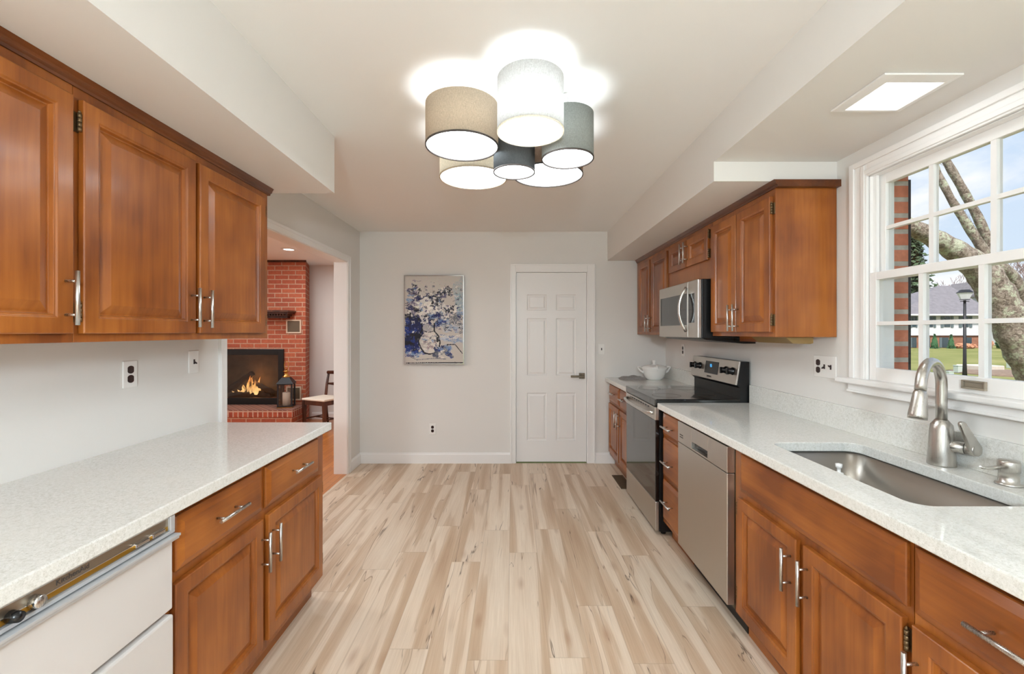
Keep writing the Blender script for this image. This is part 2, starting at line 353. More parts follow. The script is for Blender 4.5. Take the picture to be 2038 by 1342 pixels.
# ------------------------------------------------------------------ mesh helpers
class MB:
    def __init__(s): s.v = []; s.f = []; s.sm = []
    def add(s, vs, fs, smooth=False):
        o = len(s.v); s.v += [tuple(v) for v in vs]
        for f in fs: s.f.append(tuple(i+o for i in f)); s.sm.append(smooth)
        return s
    def box(s, x0, x1, y0, y1, z0, z1):
        x0, x1 = min(x0, x1), max(x0, x1); y0, y1 = min(y0, y1), max(y0, y1); z0, z1 = min(z0, z1), max(z0, z1)
        vs = [(x0,y0,z0),(x1,y0,z0),(x1,y1,z0),(x0,y1,z0),(x0,y0,z1),(x1,y0,z1),(x1,y1,z1),(x0,y1,z1)]
        return s.add(vs, [(0,3,2,1),(4,5,6,7),(0,1,5,4),(1,2,6,5),(2,3,7,6),(3,0,4,7)])
    def prism(s, pts, a0, a1, axis='z', smooth=False):
        """polygon pts (2-D) extruded along axis: z -> (x,y), y -> (x,z), x -> (y,z)"""
        n = len(pts)
        def mk(p, a): return (p[0], p[1], a) if axis == 'z' else ((p[0], a, p[1]) if axis == 'y' else (a, p[0], p[1]))
        vs = [mk(p, a0) for p in pts]+[mk(p, a1) for p in pts]
        o = len(s.v); s.v += vs
        s.f.append(tuple(o+i for i in range(n))[::-1]); s.sm.append(False)
        s.f.append(tuple(o+n+i for i in range(n))); s.sm.append(False)
        for i in range(n):
            j = (i+1) % n; s.f.append((o+i, o+j, o+n+j, o+n+i)); s.sm.append(smooth)
        return s
    def tube(s, path, radii, seg=12, caps=True, smooth=True):
        path = [Vector(p) for p in path]
        if isinstance(radii, (int, float)): radii = [radii]*len(path)
        n = len(path); rings = []
        t0 = (path[1]-path[0]).normalized()
        up = Vector((0, 0, 1)) if abs(t0.z) < 0.9 else Vector((1, 0, 0))
        nrm = t0.cross(up).normalized()
        o = len(s.v)
        for i in range(n):
            t = (path[min(i+1, n-1)]-path[max(i-1, 0)]).normalized()
            nrm = (nrm-t*nrm.dot(t)).normalized(); b = t.cross(nrm)
            for k in range(seg):
                a = 2*PI*k/seg
                s.v.append(tuple(path[i]+(nrm*math.cos(a)+b*math.sin(a))*radii[i]))
        for i in range(n-1):
            for k in range(seg):
                k2 = (k+1) % seg
                s.f.append((o+i*seg+k, o+i*seg+k2, o+(i+1)*seg+k2, o+(i+1)*seg+k)); s.sm.append(smooth)
        if caps:
            s.f.append(tuple(o+k for k in range(seg))[::-1]); s.sm.append(False)
            s.f.append(tuple(o+(n-1)*seg+k for k in range(seg))); s.sm.append(False)
        return s
    def lathe(s, prof, c, seg=32, axis='z', smooth=True, close=False):
        """prof: list of (r, h) along axis through c"""
        o = len(s.v); n = len(prof)
        for r, h in prof:
            for k in range(seg):
                a = 2*PI*k/seg; ca, sa = r*math.cos(a), r*math.sin(a)
                p = (ca, sa, h) if axis == 'z' else ((h, ca, sa) if axis == 'x' else (sa, h, ca))
                s.v.append((c[0]+p[0], c[1]+p[1], c[2]+p[2]))
        m = n if close else n-1
        for i in range(m):
            j = (i+1) % n
            for k in range(seg):
                k2 = (k+1) % seg
                s.f.append((o+i*seg+k, o+i*seg+k2, o+j*seg+k2, o+j*seg+k)); s.sm.append(smooth)
        if not close:
            if prof[0][0] > 1e-6: s.f.append(tuple(o+k for k in range(seg))[::-1]); s.sm.append(False)
            if prof[-1][0] > 1e-6: s.f.append(tuple(o+(n-1)*seg+k for k in range(seg))); s.sm.append(False)
        return s
    def xform(s, mat, start=0):
        for i in range(start, len(s.v)): s.v[i] = tuple(mat @ Vector(s.v[i]))
        return s
    def grid(s, fn, nu, nv, smooth=True):
        o = len(s.v)
        for i in range(nu+1):
            for j in range(nv+1): s.v.append(tuple(fn(i/nu, j/nv)))
        for i in range(nu):
            for j in range(nv):
                a = o+i*(nv+1)+j; s.f.append((a, a+1, a+nv+2, a+nv+1)); s.sm.append(smooth)
        return s
    def rings(s, P, ya, yb, za, zb, prof):
        """rectangular rings (inset, w) in a face plane; P(u, v, w) maps to the world; last ring is filled, first is the back"""
        o = len(s.v)
        for ins, w in prof:
            for (u, v) in ((ya+ins, za+ins), (yb-ins, za+ins), (yb-ins, zb-ins), (ya+ins, zb-ins)): s.v.append(P(u, v, w))
        for i in range(len(prof)-1):
            for k in range(4):
                k2 = (k+1) % 4
                s.f.append((o+i*4+k, o+i*4+k2, o+(i+1)*4+k2, o+(i+1)*4+k)); s.sm.append(False)
        s.f.append((o+3, o+2, o+1, o)); s.sm.append(False)
        e = o+(len(prof)-1)*4; s.f.append((e, e+1, e+2, e+3)); s.sm.append(False)
        return s

def wloc(p):
    l = Vector((0, 0, 0))
    while p is not None: l += p.location; p = p.parent
    return l
def obj(name, mb, mat, parent=None, bevel=0.0, seg=2, label=None):
    off = wloc(parent)
    me = bpy.data.meshes.new(name)
    vs = mb.v
    if parent is None:
        xs = [v[0] for v in vs]; ys = [v[1] for v in vs]; zs = [v[2] for v in vs]
        off = Vector(((min(xs)+max(xs))/2, (min(ys)+max(ys))/2, min(zs)))
    me.from_pydata([(v[0]-off.x, v[1]-off.y, v[2]-off.z) for v in vs], [], mb.f)
    for i, p in enumerate(me.polygons): p.use_smooth = mb.sm[i]
    bm = bmesh.new(); bm.from_mesh(me); bmesh.ops.recalc_face_normals(bm, faces=bm.faces); bm.to_mesh(me); bm.free()
    o = bpy.data.objects.new(name, me); COL.objects.link(o)
    if mat is not None: me.materials.append(mat)
    if parent is not None: o.parent = parent
    else: o.location = off
    if bevel > 0:
        b = o.modifiers.new('bevel', 'BEVEL'); b.width = bevel; b.segments = seg; b.limit_method = 'ANGLE'; b.angle_limit = math.radians(40)
    if label: o['label'] = label
    return o
def thing(name, label, cat, loc, group=None):
    o = bpy.data.objects.new(name, None); COL.objects.link(o); o.location = loc; o.empty_display_size = 0.05
    o['label'] = label; o['category'] = cat
    if group: o['group'] = group
    return o
def tag(o, label, cat, group=None):
    o['label'] = label; o['category'] = cat
    if group: o['group'] = group
    return o
def struct(name, mb, mat, parent=None, bevel=0.0):
    o = obj(name, mb, mat, parent, bevel)
    if parent is None: o['kind'] = 'structure'
    return o
def sroot(name, loc):
    o = bpy.data.objects.new(name, None); COL.objects.link(o); o.location = loc; o['kind'] = 'structure'; return o
def text(name, body, size, loc, rot, mat, parent, extrude=0.0004):
    cu = bpy.data.curves.new(name, 'FONT'); cu.body = body; cu.size = size; cu.extrude = extrude; cu.align_x = 'CENTER'; cu.align_y = 'CENTER'
    cu.materials.append(mat)
    tmp = bpy.data.objects.new(name+'_curve', cu); COL.objects.link(tmp)
    me = bpy.data.meshes.new_from_object(tmp.evaluated_get(bpy.context.evaluated_depsgraph_get())); bpy.data.objects.remove(tmp)
    o = bpy.data.objects.new(name, me); COL.objects.link(o); o.parent = parent
    o.location = Vector(loc)-wloc(parent); o.rotation_euler = rot; return o

# ================================================================== SETTING
XL, XR, YB, YR, ZC = -1.62, 1.635, 4.652, -2.2, 2.463
SZ, SZ2 = 2.155, 2.253
struct('floor', MB().box(XL, XR, YR, YB, -0.1, 0), M['floor'])
struct('floor_family_room', MB().box(-6.2, XL, -0.2, 7.2, -0.1, 0), M['oak'])
struct('ceiling', MB().box(-6.3, 1.90, YR-0.12, 7.3, ZC, ZC+0.15), M['ceil'])
DO0, DO1, DOZ = 2.475, 4.305, 2.095
struct('wall_left', MB().box(XL-0.12, XL, YR, DO0-0.015, 0, ZC).box(XL-0.12, XL, DO1, 7.2, 0, ZC).box(XL-0.12, XL, DO0-0.015, DO1, DOZ, ZC), M['wall'])
DX0, DX1, DZ = -0.006+0.0, 0.80, 2.062     # rough opening of the pantry door in the back wall
struct('wall_back', MB().box(XL, 0.03, YB, YB+0.12, 0, ZC).box(0.81, XR, YB, YB+0.12, 0, ZC).box(0.03, 0.81, YB, YB+0.12, 2.045, ZC).box(0.0, 0.84, YB+0.12, YB+0.14, 0, 2.1), M['wall'])
WY0, WY1, WZ0, WZ1 = 1.02, 2.0, 1.155, 2.109
def frame_wall(x0, x1, y0, y1, z0, z1, ya, yb, za, zb):
    return MB().box(x0, x1, y0, ya, z0, z1).box(x0, x1, yb, y1, z0, z1).box(x0, x1, ya, yb, z0, za).box(x0, x1, ya, yb, zb, z1)
struct('wall_right', frame_wall(XR, 1.745, YR, YB, 0, ZC, WY0, WY1, WZ0, WZ1), M['wall'])
struct('wall_outside', frame_wall(1.752, 1.84, YR-0.2, YB+0.3, -0.4, 2.75, WY0-0.03, WY1+0.03, WZ0-0.06, WZ1+0.05), M['brick_out'])
struct('wall_rear', MB().box(XL, -1.45, YR-0.12, YR, 0, ZC).box(1.45, XR, YR-0.12, YR, 0, ZC).box(-1.45, 1.45, YR-0.12, YR, 0, 0.05).box(-1.45, 1.45, YR-0.12, YR, 2.25, ZC), M['wall'])
struct('wall_family_far', MB().box(-6.2, XL-0.12, 7.0, 7.2, 0, ZC), M['wall'])
struct('wall_family_left', MB().box(-6.2, -6.1, -0.2, 7.0, 0, ZC), M['wall'])
struct('wall_family_near', MB().box(-6.1, XL-0.12, -0.2, -0.1, 0, ZC), M['wall'])
struct('wall_soffit_left', MB().box(XL, -0.971, YR, 2.39, SZ, ZC), M['wall'])
struct('wall_soffit_right', MB().box(1.016, XR, 2.2, YB, SZ, ZC).box(1.016, XR, YR, 2.2, SZ2, ZC), M['wall'])
# baseboards
def base_run(name, x0, x1, y0, y1, face):
    m = MB()
    if face == 'y': m.prism([(y0, 0), (y1, 0), (y1, 0.112), (y1-0.006, 0.112), (y1-0.011, 0.098), (y0, 0.092)], x0, x1, 'x')
    else: m.prism([(x1, 0), (x0, 0), (x0, 0.112), (x0+0.006, 0.112), (x0+0.011, 0.098), (x1, 0.092)], y0, y1, 'y')
    return struct(name, m, M['white'])
base_run('baseboard_back', XL, -0.022, YB-0.016, YB, 'y')
base_run('baseboard_back_right', 0.884, 1.09, YB-0.016, YB, 'y')
base_run('baseboard_left', XL, XL+0.016, 4.365, YB-0.016, 'x')
base_run('baseboard_family', -3.2, XL-0.12, 6.984, 7.0, 'y')
# doorway trim
t1 = sroot('trim_1', (XL, 3.39, 0))
jm = MB().box(XL-0.125, XL+0.002, DO0-0.015, DO0, 0, DOZ).box(XL-0.125, XL+0.002, DO1-0.015, DO1, 0, DOZ).box(XL-0.125, XL+0.002, DO0, DO1-0.015, DOZ-0.015, DOZ)
obj('jamb', jm, M['white'], t1)
for nm, xa, xb, xc in (('casing', XL, XL+0.012, XL+0.019), ('casing', XL-0.12, XL-0.132, XL-0.139)):
    c = MB()
    for (ya, yb, yc, yd) in ((DO0-0.065, DO0-0.005, DO0-0.065, DO0-0.045), (DO1-0.01, DO1+0.05, DO1+0.03, DO1+0.05)):
        c.box(xa, xb, ya, yb, 0, DOZ+0.05).box(xb, xc, yc, yd, 0, DOZ+0.05)
    c.box(xa, xb, DO0-0.005, DO1-0.01, DOZ-0.01, DOZ+0.05).box(xb, xc, DO0-0.045, DO1+0.03, DOZ+0.03, DOZ+0.05)
    obj(nm, c, M['white'], t1, 0.002)
# pantry door in the back wall
d1 = sroot('door_1', (0.42, YB, 0))
def panel_door(x0, x1, z0, z1, y):
    mb = MB(); P = lambda u, v, w: (u, y-w, v)
    w = x1-x0; st = 0.113; mul = 0.1; pw = (w-2*st-mul)/2
    xs = [(x0+st, x0+st+pw), (x0+st+pw+mul, x1-st)]
    zs = [(z0+0.225, z0+0.735), (z0+0.92, z0+1.53), (z0+1.615, z0+1.785)]
    # frame: stiles / rails as boxes
    T = 0.0
    ux = [x0, xs[0][0], xs[0][1], xs[1][0], xs[1][1], x1]; vz = [z0]+[q for p in zs for q in p]+[z1]
    for i in range(5):
        for j in range(7):
            hole = i in (1, 3) and j in (1, 3, 5)
            if not hole:
                mb.add([(ux[i], y, vz[j]), (ux[i+1], y, vz[j]), (ux[i+1], y, vz[j+1]), (ux[i], y, vz[j+1])], [(0, 1, 2, 3)])
            else:
                a, b, c, d = ux[i], ux[i+1], vz[j], vz[j+1]; pr = [(0, 0), (0.008, -0.009), (0.016, -0.009), (0.034, -0.002)]
                o = len(mb.v)
                for ins, ww in pr:
                    for (u, v) in ((a+ins, c+ins), (b-ins, c+ins), (b-ins, d-ins), (a+ins, d-ins)): mb.v.append(P(u, v, ww))
                for q in range(3):
                    for k in range(4):
                        k2 = (k+1) % 4; mb.f.append((o+q*4+k, o+q*4+k2, o+q*4+4+k2, o+q*4+4+k)); mb.sm.append(False)
                mb.f.append((o+12, o+13, o+14, o+15)); mb.sm.append(False)
    mb.add([(x0, y, z0), (x1, y, z0), (x1, y, z1), (x0, y, z1), (x0, y+0.035, z0), (x1, y+0.035, z0), (x1, y+0.035, z1), (x0, y+0.035, z1)],
           [(0, 1, 5, 4), (1, 2, 6, 5), (2, 3, 7, 6), (3, 0, 4, 7), (4, 5, 6, 7)])
    return mb
leaf = obj('door_leaf', panel_door(0.047, 0.794, 0.012, 2.03, YB+0.012), M['door'], d1)
obj('jamb', MB().box(0.03, 0.044, YB-0.002, YB+0.12, 0, 2.045).box(0.797, 0.81, YB-0.002, YB+0.12, 0, 2.045).box(0.044, 0.797, YB-0.002, YB+0.12, 2.033, 2.045), M['white'], d1)
c = MB()
for (xa, xb) in ((-0.021, 0.038), (0.803, 0.883)): c.box(xa, xb, YB-0.012, YB, 0, 2.12)
c.box(0.038, 0.803, YB-0.012, YB, 2.038, 2.12)
c.box(-0.021, -0.004, YB-0.02, YB-0.012, 0, 2.12).box(0.866, 0.883, YB-0.02, YB-0.012, 0, 2.12).box(-0.004, 0.866, YB-0.02, YB-0.012, 2.103, 2.12)
obj('casing', c, M['white'], d1, 0.003)
hx, hz = 0.745, 0.928
dh = obj('door_handle', MB().box(hx-0.03, hx+0.03, YB, YB+0.012, hz-0.03, hz+0.03).box(hx-0.012, hx+0.012, YB-0.05, YB, hz-0.012, hz+0.012).box(hx-0.125, hx+0.012, YB-0.055, YB-0.037, hz-0.012, hz+0.010), M['lever'], leaf, 0.002, label='dark square door lever')
# added rear window, unseen behind the camera, put in to light the room
w2 = sroot('window_added', (0, YR-0.06, 0.05))
fm = MB()
for xa in (-1.45, -0.03, 1.39): fm.box(xa, xa+0.06, YR-0.09, YR-0.03, 0.05, 2.25)
fm.box(-1.39, 1.39, YR-0.09, YR-0.03, 0.05, 0.11).box(-1.39, 1.39, YR-0.09, YR-0.03, 2.19, 2.25)
obj('window_frame', fm, M['white'], w2)
obj('pane', MB().box(-1.39, -0.03, YR-0.064, YR-0.06, 0.11, 2.19).box(0.03, 1.39, YR-0.064, YR-0.06, 0.11, 2.19), M['pane'], w2)

# sink window
w1 = sroot('window_1', (XR, 1.51, 1.1))
cs = MB()
for (a, b, s_) in ((WY1, WY1+0.095, 1), (WY0-0.095, WY0, -1)):
    cs.box(XR-0.014, XR, a, b, 1.177, 2.19)
    if s_ > 0: cs.box(XR-0.022, XR-0.014, b-0.028, b, 1.177, 2.19).box(XR-0.019, XR-0.014, a+0.008, a+0.03, 1.177, 2.162)
    else: cs.box(XR-0.022, XR-0.014, a, a+0.028, 1.177, 2.19).box(XR-0.019, XR-0.014, b-0.03, b-0.008, 1.177, 2.162)
cs.box(XR-0.014, XR, WY0, WY1, WZ1, 2.19).box(XR-0.022, XR-0.014, WY0-0.067, WY1+0.067, 2.164, 2.19).box(XR-0.019, XR-0.014, WY0-0.008, WY1+0.008, WZ1+0.008, WZ1+0.03)
obj('casing', cs, M['white'], w1, 0.003)
obj('jamb', MB().box(XR, 1.745, WY1-0.004, WY1+0.002, 1.177, WZ1).box(XR, 1.745, WY0-0.002, WY0+0.004, 1.177, WZ1).box(XR, 1.775, WY0, WY1, WZ1-0.004, WZ1+0.002)
    .box(1.648, 1.662, WY1-0.022, WY1-0.004, 1.665, WZ1), M['white'], w1)
obj('stool', MB().box(1.585, 1.66, WY0-0.15, WY1+0.15, 1.153, 1.177), M['white'], w1, 0.006)
obj('outer_sill', MB().box(1.66, 1.80, WY0, WY1, 1.13, 1.170), M['white'], w1)
obj('apron', MB().box(XR-0.022, XR, WY0-0.1, WY1+0.1, 1.112, 1.153).box(XR-0.03, XR-0.022, WY0-0.1, WY1+0.1, 1.112, 1.124), M['white'], w1, 0.003)
def sash(name, xa, xb, z0, z1, gy0, gy1, gz0, gz1, vy, hz_):
    r = MB().box(xa, xb, WY0+0.004, gy0, z0, z1).box(xa, xb, gy1, WY1-0.004, z0, z1).box(xa, xb, gy0, gy1, z0, gz0).box(xa, xb, gy0, gy1, gz1, z1)
    o = obj(name, r, M['white'], w1, 0.002)
    mu = MB()
    for y in vy: mu.box(xa+0.002, xb-0.004, y-0.0095, y+0.0095, gz0, gz1)
    ys = [gy0]+sorted(vy)+[gy1]
    for i in range(len(ys)-1): mu.box(xa+0.002, xb-0.004, ys[i]+(0.0095 if i else 0), ys[i+1]-(0.0095 if i < len(ys)-2 else 0), hz_-0.008, hz_+0.008)
    obj('muntins', mu, M['white'], o)
    xm = (xa+xb)/2
    obj('pane', MB().box(xm, xm+0.003, gy0, gy1, gz0, gz1), M['pane'], o)
    return o
vy = [1.298, 1.522, 1.748]
sash('upper_sash', 1.668, 1.696, 1.63, WZ1-0.004, 1.07, 1.952, 1.665, 2.062, [y-0.006 for y in vy], 1.862)
ls = sash('lower_sash', 1.632, 1.664, 1.177, 1.665, 1.065, 1.96, 1.237, 1.630, vy, 1.434)
obj('sash_lift', MB().box(1.622, 1.632, 1.50, 1.58, 1.193, 1.200).box(1.622, 1.632, 1.50, 1.506, 1.200, 1.222).box(1.622, 1.632, 1.574, 1.58, 1.200, 1.222).box(1.622, 1.632, 1.50, 1.58, 1.219, 1.224).box(1.629, 1.632, 1.506, 1.574, 1.200, 1.219), M['lift'], ls, 0.001)
tag(obj('window_shutter', MB().box(1.84, 1.868, 2.045, 2.40, 1.09, 2.11), M['soil_metal'], None, 0.003), 'black exterior shutter fixed on the brick beside the sink window', 'shutter')

# ================================================================== CABINETS
def faceP(side, xf):
    s = 1 if side == 'L' else -1
    return lambda u, v, w: (xf+s*w, u, v)
def bar_handle(parent, side, xf, y, z, vertical, length=0.155, w0=0.02, stand=0.034, label=None):
    s = 1 if side == 'L' else -1
    xb = xf+s*(w0+stand); mb = MB(); d = length/2; c = 0.048
    if vertical:
        mb.tube([(xb, y, z-d), (xb, y, z+d)], 0.006, 12)
        for k in (-c, c): mb.tube([(xf+s*w0, y, z+k), (xb, y, z+k)], 0.004, 8)
    else:
        mb.tube([(xb, y-d, z), (xb, y+d, z)], 0.006, 12)
        for k in (-c, c): mb.tube([(xf+s*w0, y+k, z), (xb, y+k, z)], 0.004, 8)
    return obj('handle', mb, M['handle'], parent)
def hinge(parent, side, xf, y, z):
    s = 1 if side == 'L' else -1
    mb = MB()
    for k in range(4): mb.tube([(xf+s*0.012, y, z-0.026+k*0.0135), (xf+s*0.012, y, z-0.014+k*0.0135)], 0.0055, 8)
    mb.box(xf+s*0.0005, xf+s*0.004, y-0.012, y+0.012, z-0.028, z+0.03)
    mb.lathe([(0.0045, 0), (0.003, 0.006), (0.0, 0.009)], (xf+s*0.012, y, z+0.028), 8)
    return obj('hinge', mb, M['bronze'], parent)
DOORP = [(0, 0.0005), (0, 0.017), (0.003, 0.02), (0.046, 0.02), (0.050, 0.0165), (0.054, 0.0165), (0.058, 0.005), (0.062, 0.005), (0.090, 0.0175), (0.092, 0.0175)]
DRAWP = [(0, 0.0005), (0, 0.009), (0.003, 0.0115), (0.024, 0.02), (0.026, 0.02)]
def cabinet(name, label, side, xw, xf, y0, y1, z0, z1, fronts, group, toe=None, mat=None):
    t = thing(name, label, 'cabinet', ((xw+xf)/2, (y0+y1)/2, 0 if toe else z0), group)
    xw += 0.003 if side == 'L' else -0.003
    b = MB().box(xw, xf, y0, y1, z0, z1)
    obj('body', b, M['wood_v'], t, 0.0015)
    if toe: obj('toe_kick', MB().box(xw, toe, y0, y1, 0, z0), M['wood_h'], t)
    P = faceP(side, xf)
    for f in fronts:
        kind, ya, yb, za, zb = f[:5]; opt = f[5] if len(f) > 5 else {}
        p = DOORP if kind == 'door' else DRAWP
        if yb-ya < 0.2: p = [(i*0.8, w) for i, w in p]
        o = obj('door' if kind == 'door' else opt.get('name', 'drawer'), MB().rings(P, ya, yb, za, zb, p), M['wood_v'] if kind == 'door' else M['wood_h'], t, 0.0008, 1)
        if 'h' in opt:
            hy, hz_, ver = opt['h']; bar_handle(o, side, xf, hy, hz_, ver)
        for (hy, hz_) in opt.get('hinges', []): hinge(o, side, xf, hy, hz_)
    return t
GU, GB = 'wall cabinets', 'base cabinets'
UXW, UXF = XL, -1.29
cabinet('wall_cabinet', 'brown wooden two-door wall cabinet above the white counter with the old dishwasher', 'L', UXW, UXF, 1.285, 2.305, 1.365, 2.12, [
    ('door', 1.298, 1.759, 1.391, 2.085, dict(h=(1.7316, 1.4925, True), hinges=[(1.292, 2.015), (1.292, 1.452)])),
    ('door', 1.782, 2.257, 1.391, 2.085, dict(h=(1.803, 1.4905, True), hinges=[(2.264, 2.02), (2.264, 1.452)]))], GU)
cabinet('wall_cabinet', 'brown wooden wall cabinet cut off by the picture edge, one door in view', 'L', UXW, UXF, 0.79, 1.283, 1.365, 2.12, [
    ('door', 0.81, 1.2685, 1.391, 2.085, dict(h=(1.2436, 1.493, True)))], GU)
def crown(pts, y0, y1): return MB().prism(pts, y0, y1, 'y')
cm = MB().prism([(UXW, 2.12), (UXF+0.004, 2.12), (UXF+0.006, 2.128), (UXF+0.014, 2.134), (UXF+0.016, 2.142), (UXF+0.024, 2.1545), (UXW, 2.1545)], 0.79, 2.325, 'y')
tag(obj('crown_molding', cm, M['wood_shaded']), 'brown crown molding, darkened with painted shade, along the wall cabinets above the old dishwasher side', 'molding')
RXF = 1.325
tcab = cabinet('wall_cabinet', 'brown wooden two-door wall cabinet beside the window, its end panel showing', 'R', XR, RXF, 2.197, 2.885, 1.37, 2.12, [
    ('door', 2.218, 2.547, 1.395, 2.085, dict(h=(2.523, 1.478, True), hinges=[(2.212, 2.02), (2.212, 1.455)])),
    ('door', 2.557, 2.872, 1.395, 2.085, dict(h=(2.58, 1.478, True)))], GU)
obj('light_rail', MB().box(1.50, 1.52, 2.62, 2.88, 1.335, 1.37), M['wood_h'], tcab)
cabinet('wall_cabinet', 'short brown wall cabinet with two small doors above the microwave', 'R', XR, RXF, 2.887, 3.672, 1.752, 2.12, [
    ('door', 2.927, 3.274, 1.882, 2.085, dict(h=(3.25, 1.985, True), hinges=[(2.921, 2.05), (2.921, 1.92)])),
    ('door', 3.295, 3.643, 1.882, 2.085, dict(h=(3.32, 1.985, True), hinges=[(3.649, 2.05), (3.649, 1.92)]))], GU)
cabinet('wall_cabinet', 'brown wooden wall cabinet in the corner above the white tureen', 'R', XR, RXF, 3.674, 4.62, 1.37, 2.12, [
    ('door', 3.70, 4.12, 1.395, 2.085, dict(h=(4.095, 1.478, True))),
    ('door', 4.159, 4.505, 1.395, 2.085, dict(h=(4.185, 1.478, True)))], GU)
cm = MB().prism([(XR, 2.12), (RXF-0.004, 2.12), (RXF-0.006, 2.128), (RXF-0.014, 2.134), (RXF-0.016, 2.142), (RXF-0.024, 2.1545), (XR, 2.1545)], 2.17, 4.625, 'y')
tag(obj('crown_molding', cm, M['wood_shaded']), 'brown crown molding, darkened with painted shade, along the wall cabinets over the stove', 'molding')
tag(obj('under_cabinet_light', MB().prism([(1.40, 1.3695), (1.545, 1.3695), (1.545, 1.338), (1.53, 1.334), (1.44, 1.336)], 2.24, 2.56, 'y'), M['fixture'], None, 0.002), 'small brass-toned light fixture fixed under the wall cabinet beside the window', 'light fixture')

LXF, LXT = -1.0, -1.06
cabinet('base_cabinet', 'brown wooden base cabinet beside the old white dishwasher, two drawers over two doors', 'L', XL, LXF, 1.257, 2.31, 0.11, 0.873, [
    ('drawer', 1.2856, 1.7287, 0.688, 0.852, dict(h=(1.50, 0.777, False))),
    ('drawer', 1.757, 2.232, 0.688, 0.852, dict(h=(2.0, 0.777, False))),
    ('door', 1.275, 1.725, 0.15, 0.657, dict(h=(1.7117, 0.533, True))),
    ('door', 1.765, 2.264, 0.15, 0.657, dict(h=(1.789, 0.537, True), hinges=[(2.271, 0.59), (2.271, 0.22)]))], GB, LXT)
RF, RT = 1.03, 1.09
cabinet('base_cabinet', 'brown wooden base cabinet in the corner, mostly hidden by the stove', 'R', XR, RF, 3.757, 4.615, 0.11, 0.873, [
    ('drawer', 4.154, 4.56, 0.688, 0.852, dict(h=(4.36, 0.777, False))),
    ('drawer', 3.78, 4.12, 0.688, 0.852, dict(h=(3.95, 0.777, False))),
    ('door', 4.154, 4.575, 0.15, 0.657, dict(h=(4.18, 0.56, True))),
    ('door', 3.78, 4.12, 0.15, 0.657, dict(h=(4.095, 0.56, True)))], GB, RT)
cabinet('base_cabinet', 'narrow brown drawer cabinet between the stove and the steel dishwasher', 'R', XR, RF, 2.622, 2.972, 0.11, 0.873, [
    ('drawer', 2.64, 2.945, 0.705, 0.852, dict(h=(2.80, 0.775, False))),
    ('drawer', 2.64, 2.945, 0.43, 0.685, dict(h=(2.80, 0.545, False))),
    ('drawer', 2.64, 2.945, 0.14, 0.41, dict(h=(2.80, 0.285, False)))], GB, RT)
# the sink base is a hollow carcass so that the bowl can hang inside it
def sink_base():
    t = thing('base_cabinet', 'brown wooden base cabinet under the sink with a wide false drawer front', 'cabinet', (1.33, 1.566, 0), GB)
    xw = XR-0.003; b = MB().box(RF, RF+0.02, 1.12, 2.012, 0.11, 0.873).box(RF+0.02, xw, 1.12, 1.138, 0.11, 0.873).box(RF+0.02, xw, 1.994, 2.012, 0.11, 0.873).box(RF+0.02, xw, 1.138, 1.994, 0.11, 0.128)
    obj('body', b, M['wood_v'], t)
    obj('toe_kick', MB().box(RT, xw, 1.12, 2.012, 0, 0.11), M['wood_h'], t)
    P = faceP('R', RF)
    obj('false_front', MB().rings(P, 1.130, 1.95, 0.685, 0.852, DRAWP), M['wood_h'], t, 0.0008, 1)
    for ya, yb, hy, hs in ((1.558, 1.966, 1.585, 1.973), (1.1356, 1.520, 1.495, 1.128)):
        o = obj('door', MB().rings(P, ya, yb, 0.14, 0.655, DOORP), M['wood_v'], t, 0.0008, 1)
        bar_handle(o, 'R', RF, hy, 0.535, True)
        for hz_ in (0.60, 0.22): hinge(o, 'R', RF, hs, hz_)
sink_base()
cabinet('base_cabinet', 'brown wooden base cabinet nearest the camera, one drawer over a door', 'R', XR, RF, 0.60, 1.118, 0.11, 0.873, [
    ('drawer', 0.63, 1.107, 0.685, 0.852, dict(h=(0.868, 0.765, False))),
    ('door', 0.63, 1.107, 0.14, 0.655, dict(h=(1.089, 0.52, True)))], GB, RT)

# ================================================================== COUNTERTOPS
CT, CB = 0.914, 0.8745
def slab(x0, x1, y0, y1): return MB().box(x0, x1, y0, y1, CB, CT)
tag(obj('countertop', slab(XL, -0.963, 0.62, 2.335), M['quartz'], None, 0.004), 'white speckled quartz countertop over the old dishwasher, ending at the doorway', 'countertop', 'quartz countertops')
o = tag(obj('countertop', slab(0.988, XR, 3.755, YB), M['quartz'], None, 0.004), 'short white quartz countertop in the corner under the tureen', 'countertop', 'quartz countertops')
obj('backsplash', MB().box(1.613, XR, 3.755, YB, CT, 1.035), M['quartz'], o, 0.002)
def rrect(x0, x1, y0, y1, r, n=8):
    pts = []
    for cx_, cy_, a0 in ((x1-r, y1-r, 0), (x0+r, y1-r, PI/2), (x0+r, y0+r, PI), (x1-r, y0+r, 1.5*PI)):
        for i in range(n+1): a = a0+PI/2*i/n; pts.append((cx_+r*math.cos(a), cy_+r*math.sin(a)))
    return pts
SX0, SX1, SY0, SY1 = 1.122, 1.494, 1.212, 1.906
